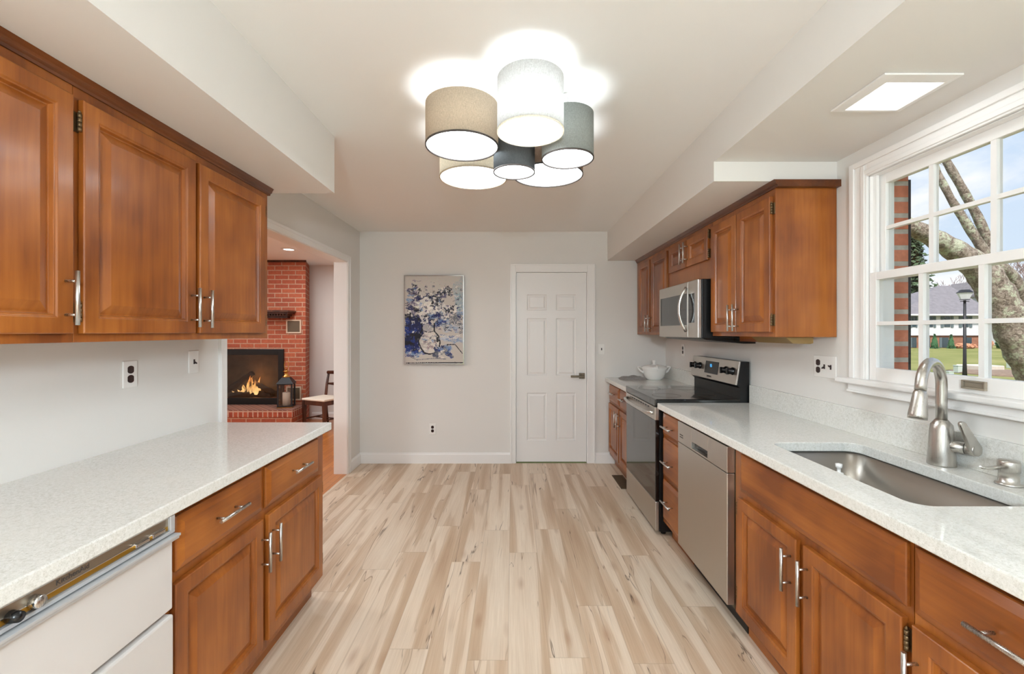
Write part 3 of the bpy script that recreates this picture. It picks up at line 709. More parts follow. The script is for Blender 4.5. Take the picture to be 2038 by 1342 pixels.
def holed_slab(x0, x1, y0, y1, hole, z0, z1):
    bm = bmesh.new(); mb = MB()
    outer = [(x0, y0), (x1, y0), (x1, y1), (x0, y1)]
    for z, flip in ((z0, True), (z1, False)):
        vo = [bm.verts.new((p[0], p[1], z)) for p in outer]; vi = [bm.verts.new((p[0], p[1], z)) for p in hole]
        es = [bm.edges.new((vo[i], vo[(i+1) % 4])) for i in range(4)]+[bm.edges.new((vi[i], vi[(i+1) % len(vi)])) for i in range(len(vi))]
        bmesh.ops.triangle_fill(bm, edges=es, use_beauty=True)
        if z == z0: vo0, vi0 = vo, vi
    for A, B in ((vo0, vo), (vi0, vi)):
        for i in range(len(A)):
            j = (i+1) % len(A); bm.faces.new((A[i], A[j], B[j], B[i]))
    bm.verts.index_update()
    mb.add([v.co[:] for v in bm.verts], [tuple(v.index for v in f.verts) for f in bm.faces]); bm.free(); return mb
o = tag(obj('countertop', holed_slab(0.988, XR, 0.58, 2.974, rrect(SX0, SX1, SY0, SY1, 0.055), CB, CT), M['quartz'], None, 0.004), 'long white quartz countertop around the sink under the window', 'countertop', 'quartz countertops')
obj('backsplash', MB().box(1.613, XR, 0.58, 2.974, CT, 1.035), M['quartz'], o, 0.002)
# sink
s = thing('sink', 'single-bowl stainless steel sink set under the quartz counter', 'sink', (1.308, 1.56, 0.66))
def bowl():
    mb = MB(); lv = [(rrect(SX0-0.025, SX1+0.025, SY0-0.025, SY1+0.025, 0.07), 0.8735), (rrect(SX0-0.004, SX1+0.004, SY0-0.004, SY1+0.004, 0.06), 0.8735),
        (rrect(SX0-0.004, SX1+0.004, SY0-0.004, SY1+0.004, 0.06), 0.70), (rrect(SX0+0.006, SX1-0.006, SY0+0.006, SY1-0.006, 0.055), 0.675), (rrect(SX0+0.03, SX1-0.03, SY0+0.03, SY1-0.03, 0.04), 0.663)]
    n = len(lv[0][0]); o = len(mb.v)
    for pts, z in lv: mb.v += [(p[0], p[1], z) for p in pts]
    for i in range(len(lv)-1):
        for k in range(n):
            k2 = (k+1) % n; mb.f.append((o+i*n+k, o+i*n+k2, o+(i+1)*n+k2, o+(i+1)*n+k)); mb.sm.append(i > 0)
    mb.f.append(tuple(o+(len(lv)-1)*n+k for k in range(n))); mb.sm.append(False)
    return mb
obj('bowl', bowl(), M['sink'], s)
obj('drain', MB().lathe([(0.0, 0.0), (0.03, 0.001), (0.045, 0.004), (0.047, 0.001)], (1.31, 1.56, 0.664), 24), M['chrome'], s)
# faucet
f = thing('faucet', 'brushed nickel gooseneck pull-down kitchen faucet behind the sink', 'faucet', (1.56, 1.588, CT))
fx, fy = 1.56, 1.588; sd = Vector((-0.88, -0.47, 0)); sd.normalize()
obj('base', MB().lathe([(0.040, 0), (0.0405, 0.004), (0.037, 0.06), (0.033, 0.13), (0.031, 0.146), (0.021, 0.160), (0.0185, 0.164)], (fx, fy, CT), 32), M['nickel'], f)
R = 0.085; path = [Vector((fx, fy, CT+0.16)), Vector((fx, fy, CT+0.23)), Vector((fx, fy, CT+0.29))]
for i in range(1, 15):
    a = PI*i/14*0.96
    path.append(Vector((fx, fy, CT+0.29))+sd*(R-R*math.cos(a))+Vector((0, 0, R*math.sin(a))))
e = path[-1]; dirn = (path[-1]-path[-2]).normalized()
path.append(e+dirn*0.02)
sp_ = obj('spout', MB().tube(path, 0.0165, 20), M['nickel'], f)
tip = path[-1]
hd = MB().tube([tip, tip+dirn*0.008, tip+dirn*0.03, tip+dirn*0.085, tip+dirn*0.10], [0.015, 0.0185, 0.021, 0.0265, 0.026], 24)
obj('spray_head', hd, M['nickel'], f)
hdv = Vector((0.40, -0.92, 0)); hdv.normalize(); c0 = Vector((fx, fy, CT+0.075))
hb = MB().tube([c0, c0+hdv*0.065], 0.02, 20).tube([c0+hdv*0.067, c0+hdv*0.092], [0.02, 0.021], 20)
ho = obj('handle', hb, M['nickel'], f)
hc = c0+hdv*0.090; tipc = hc+Vector((-0.046, 0.0, 0.088)); dv = (tipc-hc); L_ = math.hypot(dv.x, dv.z); ang = math.atan2(dv.z, dv.x)
pts = [(hc.x+0.021*math.cos(ang+PI/2+PI*i/12), hc.z+0.021*math.sin(ang+PI/2+PI*i/12)) for i in range(13)]
pts += [(tipc.x+0.0105*math.cos(ang-PI/2+PI*i/12), tipc.z+0.0105*math.sin(ang-PI/2+PI*i/12)) for i in range(13)]
obj('lever', MB().prism(pts, hc.y-0.007, hc.y+0.007, 'y', True), M['nickel'], ho, 0.003)
# soap dispenser
sd_ = thing('soap_dispenser', 'brushed nickel built-in soap dispenser beside the faucet', 'soap dispenser', (1.567, 1.379, CT))
obj('base', MB().lathe([(0.031, 0), (0.032, 0.003), (0.03, 0.007), (0.024, 0.010), (0.0235, 0.042), (0.026, 0.043), (0.0262, 0.072), (0.024, 0.077), (0.0, 0.079)], (1.567, 1.379, CT), 28), M['nickel'], sd_)
obj('nozzle', MB().tube([(1.56, 1.378, CT+0.056), (1.50, 1.37, CT+0.056), (1.47, 1.366, CT+0.058), (1.462, 1.365, CT+0.062)], [0.0065, 0.006, 0.005, 0.003], 12), M['nickel'], sd_)
# white soap pump bottle in the sink
bt = thing('pump_bottle', 'white plastic soap pump bottle standing in the sink', 'bottle', (1.20, 1.605, 0.664))
obj('bottle', MB().lathe([(0.025, 0), (0.028, 0.006), (0.028, 0.15), (0.024, 0.175), (0.013, 0.19), (0.013, 0.20)], (1.20, 1.605, 0.664), 24), M['plate'], bt)
obj('pump', MB().lathe([(0.014, 0), (0.014, 0.018), (0.006, 0.02), (0.006, 0.034), (0.010, 0.036), (0.011, 0.05), (0.0, 0.052)], (1.20, 1.605, 0.862), 20), M['plate'], bt)

# ================================================================== APPLIANCES
# --- range
ry0, ry1 = 2.985, 3.748; rxf = 0.98
rg = thing('electric_range', 'stainless steel and black electric range between the counters', 'stove', (1.3, 3.366, 0))
obj('body', MB().box(1.008, 1.625, ry0, ry1, 0.03, 0.90), M['black'], rg, 0.002)
for yy in (ry0+0.05, ry1-0.05):
    for xx in (1.05, 1.56): obj('foot', MB().lathe([(0.018, 0), (0.018, 0.03)], (xx, yy, 0), 12), M['black_plastic'], rg)
obj('cooktop', MB().box(rxf-0.004, 1.56, ry0-0.003, ry1+0.003, 0.885, 0.936), M['black_glass'], rg, 0.006, 3)
od = obj('oven_door', MB().box(rxf, 1.006, ry0+0.003, ry1-0.003, 0.238, 0.79), M['black_glass'], rg, 0.003, label='black glass oven door')
tr = obj('door_rail', MB().box(rxf-0.003, 1.006, ry0+0.002, ry1-0.002, 0.792, 0.882), M['steel'], od, 0.003, label='stainless top rail with vent slots')
for k in range(9):
    yk = ry0+0.13+k*0.058; obj('vent_slot', MB().box(rxf-0.0045, rxf-0.0025, yk, yk+0.036, 0.862, 0.870), M['black_plastic'], od)
hp = []
for i in range(17):
    u = i/16.0; hp.append((rxf-0.008-0.045*math.sin(PI*u)**0.45 if 0 < u < 1 else rxf-0.003, ry0+0.03+u*(ry1-ry0-0.06), 0.838))
obj('handle', MB().tube(hp, 0.0125, 14), M['handle'], od)
obj('storage_drawer', MB().box(rxf, 1.006, ry0+0.003, ry1-0.003, 0.035, 0.234), M['steel'], rg, 0.004)
bgp = [(1.56, 0.937), (1.562, 1.005), (1.531, 1.030), (1.557, 1.195), (1.575, 1.195), (1.622, 1.195), (1.622, 0.90), (1.57, 0.90)]
bgd = obj('backguard', MB().prism([(1.562, 0.9365), (1.562, 1.01), (1.537, 1.031), (1.560, 1.192), (1.622, 1.192), (1.622, 0.905), (1.5625, 0.905)], ry0+0.004, ry1-0.004, 'y'), M['black'], rg)
slope = (1.557-1.531)/(1.195-1.03)
def bgP(y, z, w): return (1.531+(z-1.03)*slope-w, y, z)
cp = MB(); a = [bgP(ry0+0.003, 1.032, 0.002), bgP(ry1-0.003, 1.032, 0.002), bgP(ry1-0.003, 1.194, 0.002), bgP(ry0+0.003, 1.194, 0.002)]
b_ = [(p[0]+0.01, p[1], p[2]) for p in a]; cp.add(a+b_, [(0, 1, 2, 3), (4, 5, 6, 7), (0, 1, 5, 4), (1, 2, 6, 5), (2, 3, 7, 6), (3, 0, 4, 7)])
cpo = obj('control_panel', cp, M['steel'], rg, 0.001)
ymid = (ry0+ry1)/2
dsp = MB(); da = [bgP(3.27, 1.075, 0.004), bgP(3.49, 1.075, 0.004), bgP(3.49, 1.168, 0.004), bgP(3.27, 1.168, 0.004)]; db = [(p[0]+0.003, p[1], p[2]) for p in da]
dsp.add(da+db, [(0, 1, 2, 3), (4, 5, 6, 7), (0, 1, 5, 4), (1, 2, 6, 5), (2, 3, 7, 6), (3, 0, 4, 7)])
dspo = obj('display', dsp, M['black_plastic'], cpo, label='dark touch display with blue digits')
M['blue_led'] = emit('blue_led', lin(70, 170, 240), 2.0)
text('digits', '15', 0.034, bgP(3.39, 1.135, 0.0055), (PI/2-0.0, 0, -PI/2), M['blue_led'], cpo)
M['ink'] = plain('dark_print', lin(70, 62, 58), 0.6)
text('lettering', 'SAMSUNG', 0.017, bgP(3.40, 1.052, 0.0035), (PI/2, 0, -PI/2), M['ink'], cpo)
for yk in (3.055, 3.15, 3.585, 3.68):
    p = bgP(yk, 1.122, 0.002); kb = MB().lathe([(0.027, 0.0), (0.027, -0.006), (0.021, -0.012), (0.019, -0.034), (0.0, -0.036)], p, 20, 'x')
    kb.box(p[0]-0.046, p[0]-0.030, yk-0.006, yk+0.006, 1.100, 1.144)
    obj('knob', kb, M['black_plastic'], cpo)
for (xx, yy, rr) in ((1.12, 3.17, 0.10), (1.12, 3.56, 0.085), (1.40, 3.17, 0.075), (1.40, 3.56, 0.095)):
    obj('burner_mark', MB().lathe([(rr, 0.0), (rr, 0.0004), (rr-0.002, 0.0004), (rr-0.002, 0.0)], (xx, yy, 0.9362), 40, close=True), M['register'], rg)
# --- microwave
my0, my1 = 2.905, 3.665; mxf = 1.235
mw = thing('microwave', 'stainless steel over-the-range microwave under the short cabinet', 'microwave', (1.43, 3.285, 1.35))
obj('body', MB().box(1.262, 1.63, my0+0.002, my1-0.002, 1.355, 1.75), M['black'], mw, 0.003)
obj('vent_base', MB().prism([(1.27, 1.356), (1.63, 1.356), (1.63, 1.318), (1.55, 1.318), (1.30, 1.342)], my0+0.02, my1-0.02, 'y'), M['black_plastic'], mw)
md = obj('door', MB().box(mxf, 1.260, my0+0.17, my1, 1.357, 1.749), M['steel'], mw, 0.004)
obj('control_panel', MB().box(mxf, 1.260, my0, my0+0.167, 1.357, 1.749), M['steel'], mw, 0.004)
obj('keypad', MB().box(mxf-0.002, mxf+0.002, my0+0.055, my0+0.15, 1.46, 1.66), M['black_glass'], mw)
obj('door_glass', MB().box(mxf-0.0015, mxf+0.002, my0+0.185, my1-0.035, 1.445, 1.668), M['black_glass'], md)
hp = []
for i in range(15):
    u = i/14.0; hp.append((mxf-0.004-0.05*math.sin(PI*u)**0.8, my0+0.185, 1.40+u*0.31))
obj('handle', MB().tube(hp, 0.011, 14), M['handle'], md)
# --- steel dishwasher
dw = thing('dishwasher', 'modern stainless steel dishwasher between the drawer cabinet and the sink base', 'dishwasher', (1.3, 2.317, 0))
obj('body', MB().box(1.03, 1.60, 2.02, 2.617, 0.115, 0.868), M['register'], dw)
obj('toe_kick', MB().box(1.09, 1.60, 2.02, 2.617, 0.0, 0.112), M['black'], dw)
obj('door', MB().box(0.992, 1.029, 2.017, 2.614, 0.135, 0.742), M['steel'], dw, 0.003)
cp2 = obj('control_panel', MB().box(0.992, 1.029, 2.017, 2.22, 0.745, 0.866).box(0.992, 1.029, 2.42, 2.614, 0.745, 0.866).box(0.992, 1.029, 2.22, 2.42, 0.79, 0.866).box(0.992, 1.029, 2.22, 2.42, 0.745, 0.755).box(1.015, 1.029, 2.22, 2.42, 0.755, 0.79), M['steel'], dw, 0.0015)
obj('grip_recess', MB().box(1.012, 1.0145, 2.222, 2.418, 0.756, 0.789), M['black_plastic'], dw)
ic = MB()
ic.box(0.9912, 0.9925, 2.535, 2.585, 0.790, 0.795).box(0.9912, 0.9925, 2.535, 2.585, 0.777, 0.782)
obj('indicator_marks', ic, M['ink'], cp2)
# --- old dishwasher on the other side
od_ = thing('dishwasher', 'old white dishwasher with a chrome control strip under the counter', 'dishwasher', (-1.28, 0.95, 0))
oy0, oy1 = 0.648, 1.254
obj('body', MB().box(XL, -1.0, oy0, oy1, 0.10, 0.872), M['enamel'], od_)
obj('toe_kick', MB().box(XL, -1.05, oy0, oy1, 0, 0.1), M['black'], od_)
obj('door_panel', MB().box(-0.999, -0.972, oy0, oy1-0.002, 0.605, 0.802), M['enamel'], od_, 0.003)
obj('access_panel', MB().box(-0.999, -0.968, oy0, oy1-0.002, 0.12, 0.590), M['enamel'], od_, 0.006)
obj('badge', MB().box(-0.9685, -0.9665, 1.02, 1.09, 0.47, 0.49), M['beige_metal'], od_)
cp3 = obj('control_strip', MB().box(-0.999, -0.976, oy0, oy1, 0.826, 0.872), M['beige_metal'], od_, label='brushed control strip with chrome frame')
fr = MB().box(-0.978, -0.968, oy0, oy1+0.002, 0.822, 0.831).box(-0.978, -0.968, oy1-0.014, oy1+0.002, 0.831, 0.872).box(-0.978, -0.971, oy0, oy1-0.014, 0.869, 0.872)
obj('chrome_frame', fr, M['alum'], cp3, 0.001)
obj('gold_strip', MB().box(-0.977, -0.9745, oy0, oy1-0.016, 0.834, 0.845), M['gold'], cp3)
obj('divider', MB().box(-0.977, -0.9735, oy0, oy1-0.03, 0.845, 0.847), M['chrome'], cp3)
hs_ = MB().box(-0.999, -0.952, oy0, oy1+0.004, 0.812, 0.819).box(-0.999, -0.957, oy0, oy1+0.004, 0.804, 0.811)
obj('grip_trim', hs_, M['alum'], od_, 0.001)
text('lettering', 'KitchenAid', 0.0165, (-0.9755, 0.972, 0.8575), (PI/2, 0, PI/2), M['ink'], cp3)
for yk in (1.125, 1.178): obj('button', MB().box(-0.977, -0.966, yk, yk+0.042, 0.838, 0.848), M['chrome'], cp3, 0.002)
obj('dial', MB().lathe([(0.013, 0), (0.013, 0.014), (0.011, 0.017), (0.0, 0.017)], (-0.976, 0.892, 0.846), 24, 'x'), M['handle'], cp3)
obj('latch_knob', MB().lathe([(0.012, 0), (0.010, 0.02), (0.0, 0.022)], (-0.976, 0.85, 0.842), 18, 'x'), M['black_plastic'], cp3)

# ================================================================== CEILING LAMP
lamp = thing('ceiling_lamp', 'ceiling lamp of six fabric drum shades in beige, white, cream and greys', 'lamp', (0.02, 2.07, ZC))
obj('canopy', MB().lathe([(0.13, 0), (0.13, -0.02), (0.12, -0.026), (0.0, -0.026)], (0.02, 2.07, ZC), 40), M['white'], lamp)
DR = [('shade_white', 0.0728, 1.728, 0.1313, 2.188, 2.396), ('shade_beige', -0.2215, 1.942, 0.1605, 2.220, 2.399), ('shade_grey', 0.247, 1.944, 0.1145, 2.166, 2.36),
      ('shade_dark', 0.0101, 2.047, 0.0968, 2.145, 2.345), ('shade_cream', -0.2065, 2.339, 0.1787, 2.220, 2.39), ('shade_brown', 0.1894, 2.30, 0.182, 2.220, 2.39)]
LBL = {'shade_white': 'white drum shade', 'shade_beige': 'beige drum shade', 'shade_grey': 'grey-green drum shade', 'shade_dark': 'small charcoal drum shade', 'shade_cream': 'cream drum shade', 'shade_brown': 'taupe drum shade'}
for mk, x, y, r, z0, z1 in DR:
    so_ = obj('lamp_shade', MB().lathe([(r, 0), (r, z1-z0), (r-0.0025, z1-z0), (r-0.0025, 0)], (x, y, z0), 56, close=True), M[mk], lamp, label=LBL[mk])
    df = obj('diffuser', MB().lathe([(0.0, 0.003), (r-0.003, 0.003), (r-0.003, 0.009), (0.0, 0.009)], (x, y, z0), 56), M['diffuser'], so_)
    df.data.materials.append(M['shade_in'])
    for p in df.data.polygons:                       # glowing underside, plain white upper side
        if p.center.z+df.parent.location.z+ZC > z0+0.0045: p.material_index = 1
    rim = {'shade_white': 'shade_cream', 'shade_cream': 'shade_beige'}.get(mk, 'shade_dark')
    obj('rim', MB().lathe([(r+0.0015, -0.004), (r+0.0015, 0.0025), (r-0.004, 0.0025), (r-0.004, -0.004)], (x, y, z0), 56, close=True), M['ink'] if rim == 'shade_dark' else M[rim], so_)
    obj('arm', MB().tube([(0.02+(x-0.02)*0.4, 2.07+(y-2.07)*0.4, ZC-0.013), (x, y, ZC-0.02), (x, y, z1-0.05)], 0.006, 8), M['white'], lamp)
    pl = bpy.data.lights.new('bulb', 'POINT'); pl.energy = LAMP_W*(0.7 if r < 0.132 else 1.0); pl.color = LAMP_COL; pl.shadow_soft_size = 0.045
    po = bpy.data.objects.new('bulb_light', pl); COL.objects.link(po); po.location = (x, y, z0+0.06)
pn = thing('added_fill_lamp', 'added opal globe fill lamp, unseen behind the camera', 'lamp', (0, -1.35, ZC))  # unseen globe added to brighten the near end of the kitchen
obj('canopy', MB().lathe([(0.06, 0), (0.06, -0.015), (0.0, -0.025)], (0, -1.35, ZC), 24), M['nickel'], pn)
obj('cord', MB().tube([(0, -1.35, ZC-0.02), (0, -1.35, 1.85)], 0.003, 8), M['black'], pn)
M['opal'] = emit('fill_globe', (0.79, 0.925, 1.0, 1), FILL_GLOBE_W/(PI*4*PI*0.13**2))
obj('globe', MB().lathe([(0.13*math.sin(PI*i/20), -0.13*math.cos(PI*i/20)) for i in range(21)], (0, -1.35, 1.72), 32), M['opal'], pn)
# square ceiling light over the sink
sq = thing('recessed_square_light', 'square recessed ceiling light above the sink window', 'lamp', (1.36, 1.565, SZ2))
X0, X1, Y0, Y1 = 1.23, 1.492, 1.442, 1.687
obj('frame', MB().box(X0, 1.275, Y0, Y1, SZ2-0.008, SZ2-0.001).box(1.474, X1, Y0, Y1, SZ2-0.008, SZ2-0.001).box(1.275, 1.474, Y0, 1.488, SZ2-0.008, SZ2-0.001).box(1.275, 1.474, 1.674, Y1, SZ2-0.008, SZ2-0.001), M['white'], sq, 0.001)
obj('lens', MB().box(1.275, 1.474, 1.488, 1.674, SZ2-0.004, SZ2-0.0015), M['lens'], sq)
la = bpy.data.lights.new('sink_lamp', 'AREA'); la.shape = 'RECTANGLE'; la.size = 0.19; la.size_y = 0.18; la.energy = 0.5; la.color = LAMP_COL
lo = bpy.data.objects.new('sink_lamp_light', la); COL.objects.link(lo); lo.location = (1.3745, 1.581, SZ2-0.012)

# ================================================================== OUTLETS / SWITCHES
def wallP(wall):
    if wall == 'left': return lambda u, v, w: (XL+w, u, v)
    if wall == 'right': return lambda u, v, w: (XR-w, u, v)
    return lambda u, v, w: (u, YB-w, v)
def pbox(mb, P, u0, u1, v0, v1, w0, w1):
    a, b = P(u0, v0, w0), P(u1, v1, w1); return mb.box(a[0], b[0], a[1], b[1], a[2], b[2])
def recept(P, u, v):
    mb = MB(); pts = []
    for i in range(24):
        a = 2*PI*i/24; pts.append((max(-0.0145, min(0.0145, 0.0175*math.cos(a))), 0.0165*math.sin(a)))
    o = len(mb.v)
    for w in (0.003, 0.008): mb.v += [P(u+p[0], v+p[1], w) for p in pts]
    mb.f.append(tuple(range(o, o+24))); mb.sm.append(False); mb.f.append(tuple(range(o+24, o+48))); mb.sm.append(False)
    for i in range(24): j = (i+1) % 24; mb.f.append((o+i, o+j, o+24+j, o+24+i)); mb.sm.append(False)
    return mb
def plate(name, label, cat, wall, u, v, gangs, group):
    P = wallP(wall); w = 0.07+0.046*(len(gangs)-1)
    t = thing(name, label, cat, P(u, v-0.057, 0), group)
    obj('plate', pbox(MB(), P, u-w/2, u+w/2, v-0.057, v+0.057, 0.0, 0.006), M['plate'], t, 0.003)
    for i, g in enumerate(gangs):
        uu = u+(i-(len(gangs)-1)/2)*0.046*(1 if wall != 'right' else -1)
        if g == 'o':
            for dv in (0.0195, -0.0195): obj('receptacle', recept(P, uu, v+dv), M['brown_plastic'], t, label='dark brown receptacle')
        else:
            up = g == 'u'; mb = MB(); pbox(mb, P, uu-0.005, uu+0.005, v-0.012, v+0.012, 0.004, 0.0075)
            dz = 0.008 if up else -0.008
            a = [P(uu-0.004, v-0.004, 0.006), P(uu+0.004, v-0.004, 0.006), P(uu+0.004, v+0.004, 0.006), P(uu-0.004, v+0.004, 0.006)]
            b = [P(uu-0.0035, v-0.003+dz, 0.019), P(uu+0.0035, v-0.003+dz, 0.019), P(uu+0.0035, v+0.003+dz, 0.019), P(uu-0.0035, v+0.003+dz, 0.019)]
            mb.add(a+b, [(0, 1, 2, 3), (4, 5, 6, 7), (0, 1, 5, 4), (1, 2, 6, 5), (2, 3, 7, 6), (3, 0, 4, 7)])
            obj('toggle', mb, M['brown_plastic'], t, label='dark brown toggle')
    return t
GO, GS = 'wall outlets', 'light switches'
plate('wall_outlet', 'white wall outlet with two dark receptacles above the old dishwasher counter', 'outlet', 'left', 1.85, 1.217, ['o'], GO)
plate('light_switch', 'white single switch plate above the counter beside the doorway', 'switch', 'left', 2.22, 1.245, ['d'], GS)
plate('wall_outlet', 'white wall outlet low on the back wall beneath the painting', 'outlet', 'back', -0.845, 0.364, ['o'], GO)
plate('light_switch', 'white switch plate on the back wall between the white door and corner cabinets', 'switch', 'back', 0.952, 1.214, ['d'], GS)
plate('wall_outlet', 'white wall outlet above the stove beneath the microwave', 'outlet', 'right', 4.17, 1.223, ['o'], GO)
plate('switch_plate', 'wide white plate with an outlet and two switches beside the window', 'switch', 'right', 2.28, 1.215, ['o', 'd', 'u'], GS)
# floor register
fr_ = thing('floor_vent', 'brown metal floor vent in front of the corner base cabinet', 'vent', (1.02, 4.06, 0))
mb = MB().box(0.97, 1.075, 3.885, 3.90, 0.0005, 0.005).box(0.97, 1.075, 4.235, 4.25, 0.0005, 0.005).box(0.97, 0.985, 3.90, 4.235, 0.0005, 0.005).box(1.06, 1.075, 3.90, 4.235, 0.0005, 0.005)
obj('frame', mb, M['register'], fr_)
mb = MB()
for k in range(26): mb.box(0.985, 1.06, 3.905+k*0.0127, 3.905+k*0.0127+0.007, 0.0005, 0.004)
obj('grille', mb, M['register'], fr_)

# ================================================================== PAINTING
def painting():
    t = thing('framed_painting', 'framed blue and white painting of flowers in a vase on the back wall', 'painting', (-0.8235, YB, 1.054))
    x0, x1, z0, z1 = -1.139, -0.508, 1.054, 1.995
    fm = MB()
    for (a, b, c_, d_) in ((x0, x0+0.008, z0, z1), (x1-0.008, x1, z0, z1), (x0+0.008, x1-0.008, z0, z0+0.008), (x0+0.008, x1-0.008, z1-0.008, z1)): fm.box(a, b, YB-0.04, YB-0.002, c_, d_)
    obj('frame', fm, M['chrome'], t)
    nu, nv = 126, 188
    rnd = random.Random(11)
    px = [[(200, 192, 184) for _ in range(nv)] for _ in range(nu)]
    def blob(cx, cy, rx, ry, col, rough=0.35, alpha=1.0, n=6):
        ph = [rnd.random()*6.28 for _ in range(n)]; am = [rnd.random()*rough/(k+1) for k in range(n)]
        for i in range(max(0, int((cx-rx*1.6)*nu)), min(nu, int((cx+rx*1.6)*nu)+1)):
            for j in range(max(0, int((cy-ry*1.6)*nv)), min(nv, int((cy+ry*1.6)*nv)+1)):
                dx, dy = (i/nu-cx)/rx, (j/nv-cy)/ry; a = math.atan2(dy, dx)
                if math.hypot(dx, dy) < 1+sum(am[k]*math.sin((k+2)*a+ph[k]) for k in range(n)) and rnd.random() < alpha:
                    c0 = px[i][j]; q = 0.85; px[i][j] = tuple(int(c0[m]*(1-q)+col[m]*q+rnd.randint(-6, 6)) for m in range(3))
    def stroke(pts, w, col, alpha=1.0):
        for (a, b) in zip(pts[:-1], pts[1:]):
            L = max(2, int(math.hypot(b[0]-a[0], (b[1]-a[1])*1.5)*150))
            for k in range(L+1):
                u = k/L; blob(a[0]+(b[0]-a[0])*u, a[1]+(b[1]-a[1])*u, w*(0.6+0.6*rnd.random()), w*(0.4+0.4*rnd.random()), col, 0.2, alpha, 2)
    NAVY, BLUE, BLK, WH, GR, LB = (22, 32, 82), (30, 54, 134), (20, 20, 30), (226, 220, 212), (96, 100, 112), (128, 152, 188)
    blob(0.95, 0.2, 0.12, 0.2, (150, 174, 186), alpha=0.8); blob(0.5, 0.1, 0.6, 0.12, (198, 192, 186), alpha=0.6)
    for _ in range(60): blob(rnd.uniform(0.0, 0.40), rnd.uniform(0.42, 0.85), rnd.uniform(0.04, 0.1), rnd.uniform(0.02, 0.05), rnd.choice([NAVY, BLUE, BLK, NAVY]), 0.5, 0.8)
    for _ in range(46): blob(rnd.uniform(0.05, 0.72), rnd.uniform(0.18, 0.50), rnd.uniform(0.03, 0.08), rnd.uniform(0.015, 0.04), rnd.choice([NAVY, BLK, GR, (92, 88, 120), LB]), 0.6, 0.7)
    for _ in range(30): blob(rnd.uniform(0.45, 0.7), rnd.uniform(0.42, 0.56), 0.05, 0.025, rnd.choice([BLUE, NAVY, LB]), 0.6, 0.7)
    for _ in range(30): blob(rnd.uniform(0.6, 0.98), rnd.uniform(0.40, 0.62), 0.05, 0.03, rnd.choice([LB, (196, 196, 200), GR, (178, 190, 206)]), 0.6, 0.55)
    for (cx, cy, r) in ((0.30, 0.33, 0.12), (0.42, 0.30, 0.09), (0.22, 0.28, 0.08), (0.36, 0.40, 0.10), (0.48, 0.38, 0.06), (0.62, 0.36, 0.08), (0.80, 0.38, 0.07), (0.60, 0.20, 0.05), (0.72, 0.17, 0.06), (0.35, 0.50, 0.06), (0.16, 0.55, 0.05), (0.10, 0.42, 0.05), (0.14, 0.62, 0.035), (0.70, 0.45, 0.06)):
        for _ in range(9): blob(cx+rnd.uniform(-r, r), cy+rnd.uniform(-r, r)*0.6, r*0.42, r*0.3, rnd.choice([WH, (240, 236, 228), (214, 210, 206)]), 0.5)
        for _ in range(5): blob(cx+rnd.uniform(-r, r), cy+rnd.uniform(-r, r)*0.6, 0.012, 0.008, rnd.choice([BLK, NAVY, GR]), 0.5)
    for _ in range(26): stroke([(rnd.uniform(0.1, 0.85), rnd.uniform(0.05, 0.45))]*1+[(rnd.uniform(0.1, 0.85), rnd.uniform(0.05, 0.45))], 0.006, GR, 0.05)
    blob(0.38, 0.60, 0.09, 0.06, (196, 190, 184), 0.1); blob(0.42, 0.755, 0.18, 0.125, (222, 214, 204), 0.06)
    for _ in range(26): blob(0.42+rnd.uniform(-0.12, 0.12), 0.755+rnd.uniform(-0.09, 0.09), 0.03, 0.014, rnd.choice([LB, GR, WH, (150, 130, 136), WH]), 0.6, 0.7)
    for _ in range(150):
        a_, b_ = rnd.uniform(0.03, 0.97), rnd.uniform(0.1, 0.62); blob(a_, b_, rnd.uniform(0.008, 0.03), rnd.uniform(0.004, 0.014), rnd.choice([BLK, GR, NAVY, GR, WH, (120, 110, 130)]), 0.6, 0.75)
    for _ in range(40): blob(rnd.uniform(0.02, 0.28), rnd.uniform(0.14, 0.40), rnd.uniform(0.02, 0.06), rnd.uniform(0.01, 0.025), rnd.choice([(70, 66, 96), NAVY, BLK, LB, WH, (110, 100, 124)]), 0.6, 0.7)
    for (cx, cy) in ((0.60, 0.18), (0.73, 0.17), (0.58, 0.27), (0.78, 0.40), (0.50, 0.30)):
        for _ in range(14): blob(cx+rnd.uniform(-0.06, 0.06), cy+rnd.uniform(-0.04, 0.04), 0.02, 0.012, rnd.choice([BLK, (60, 66, 80), GR, WH]), 0.6, 0.8)
    for _ in range(30): blob(rnd.uniform(0.02, 0.22), rnd.uniform(0.5, 0.88), rnd.uniform(0.03, 0.07), rnd.uniform(0.015, 0.04), rnd.choice([NAVY, BLUE, BLK]), 0.5, 0.85)
    vase = [(0.29, 0.54), (0.29, 0.615), (0.24, 0.68), (0.23, 0.75), (0.27, 0.82), (0.33, 0.875), (0.42, 0.89), (0.51, 0.875), (0.58, 0.82), (0.60, 0.75), (0.57, 0.68), (0.50, 0.625), (0.50, 0.54)]
    stroke(vase, 0.012, BLK, 0.95); stroke([(0.29, 0.62), (0.40, 0.64), (0.50, 0.625)], 0.007, BLK, 0.9); blob(0.56, 0.72, 0.03, 0.03, BLK); blob(0.53, 0.83, 0.04, 0.035, NAVY)
    for _ in range(26): blob(rnd.uniform(0.5, 0.78), rnd.uniform(0.80, 0.92), 0.05, 0.02, rnd.choice([NAVY, BLUE, LB, GR, WH]), 0.6, 0.7)
    for _ in range(18): blob(rnd.uniform(0.62, 0.98), rnd.uniform(0.68, 0.76), 0.06, 0.018, rnd.choice([LB, (92, 116, 160), WH, (190, 196, 206)]), 0.6, 0.6)
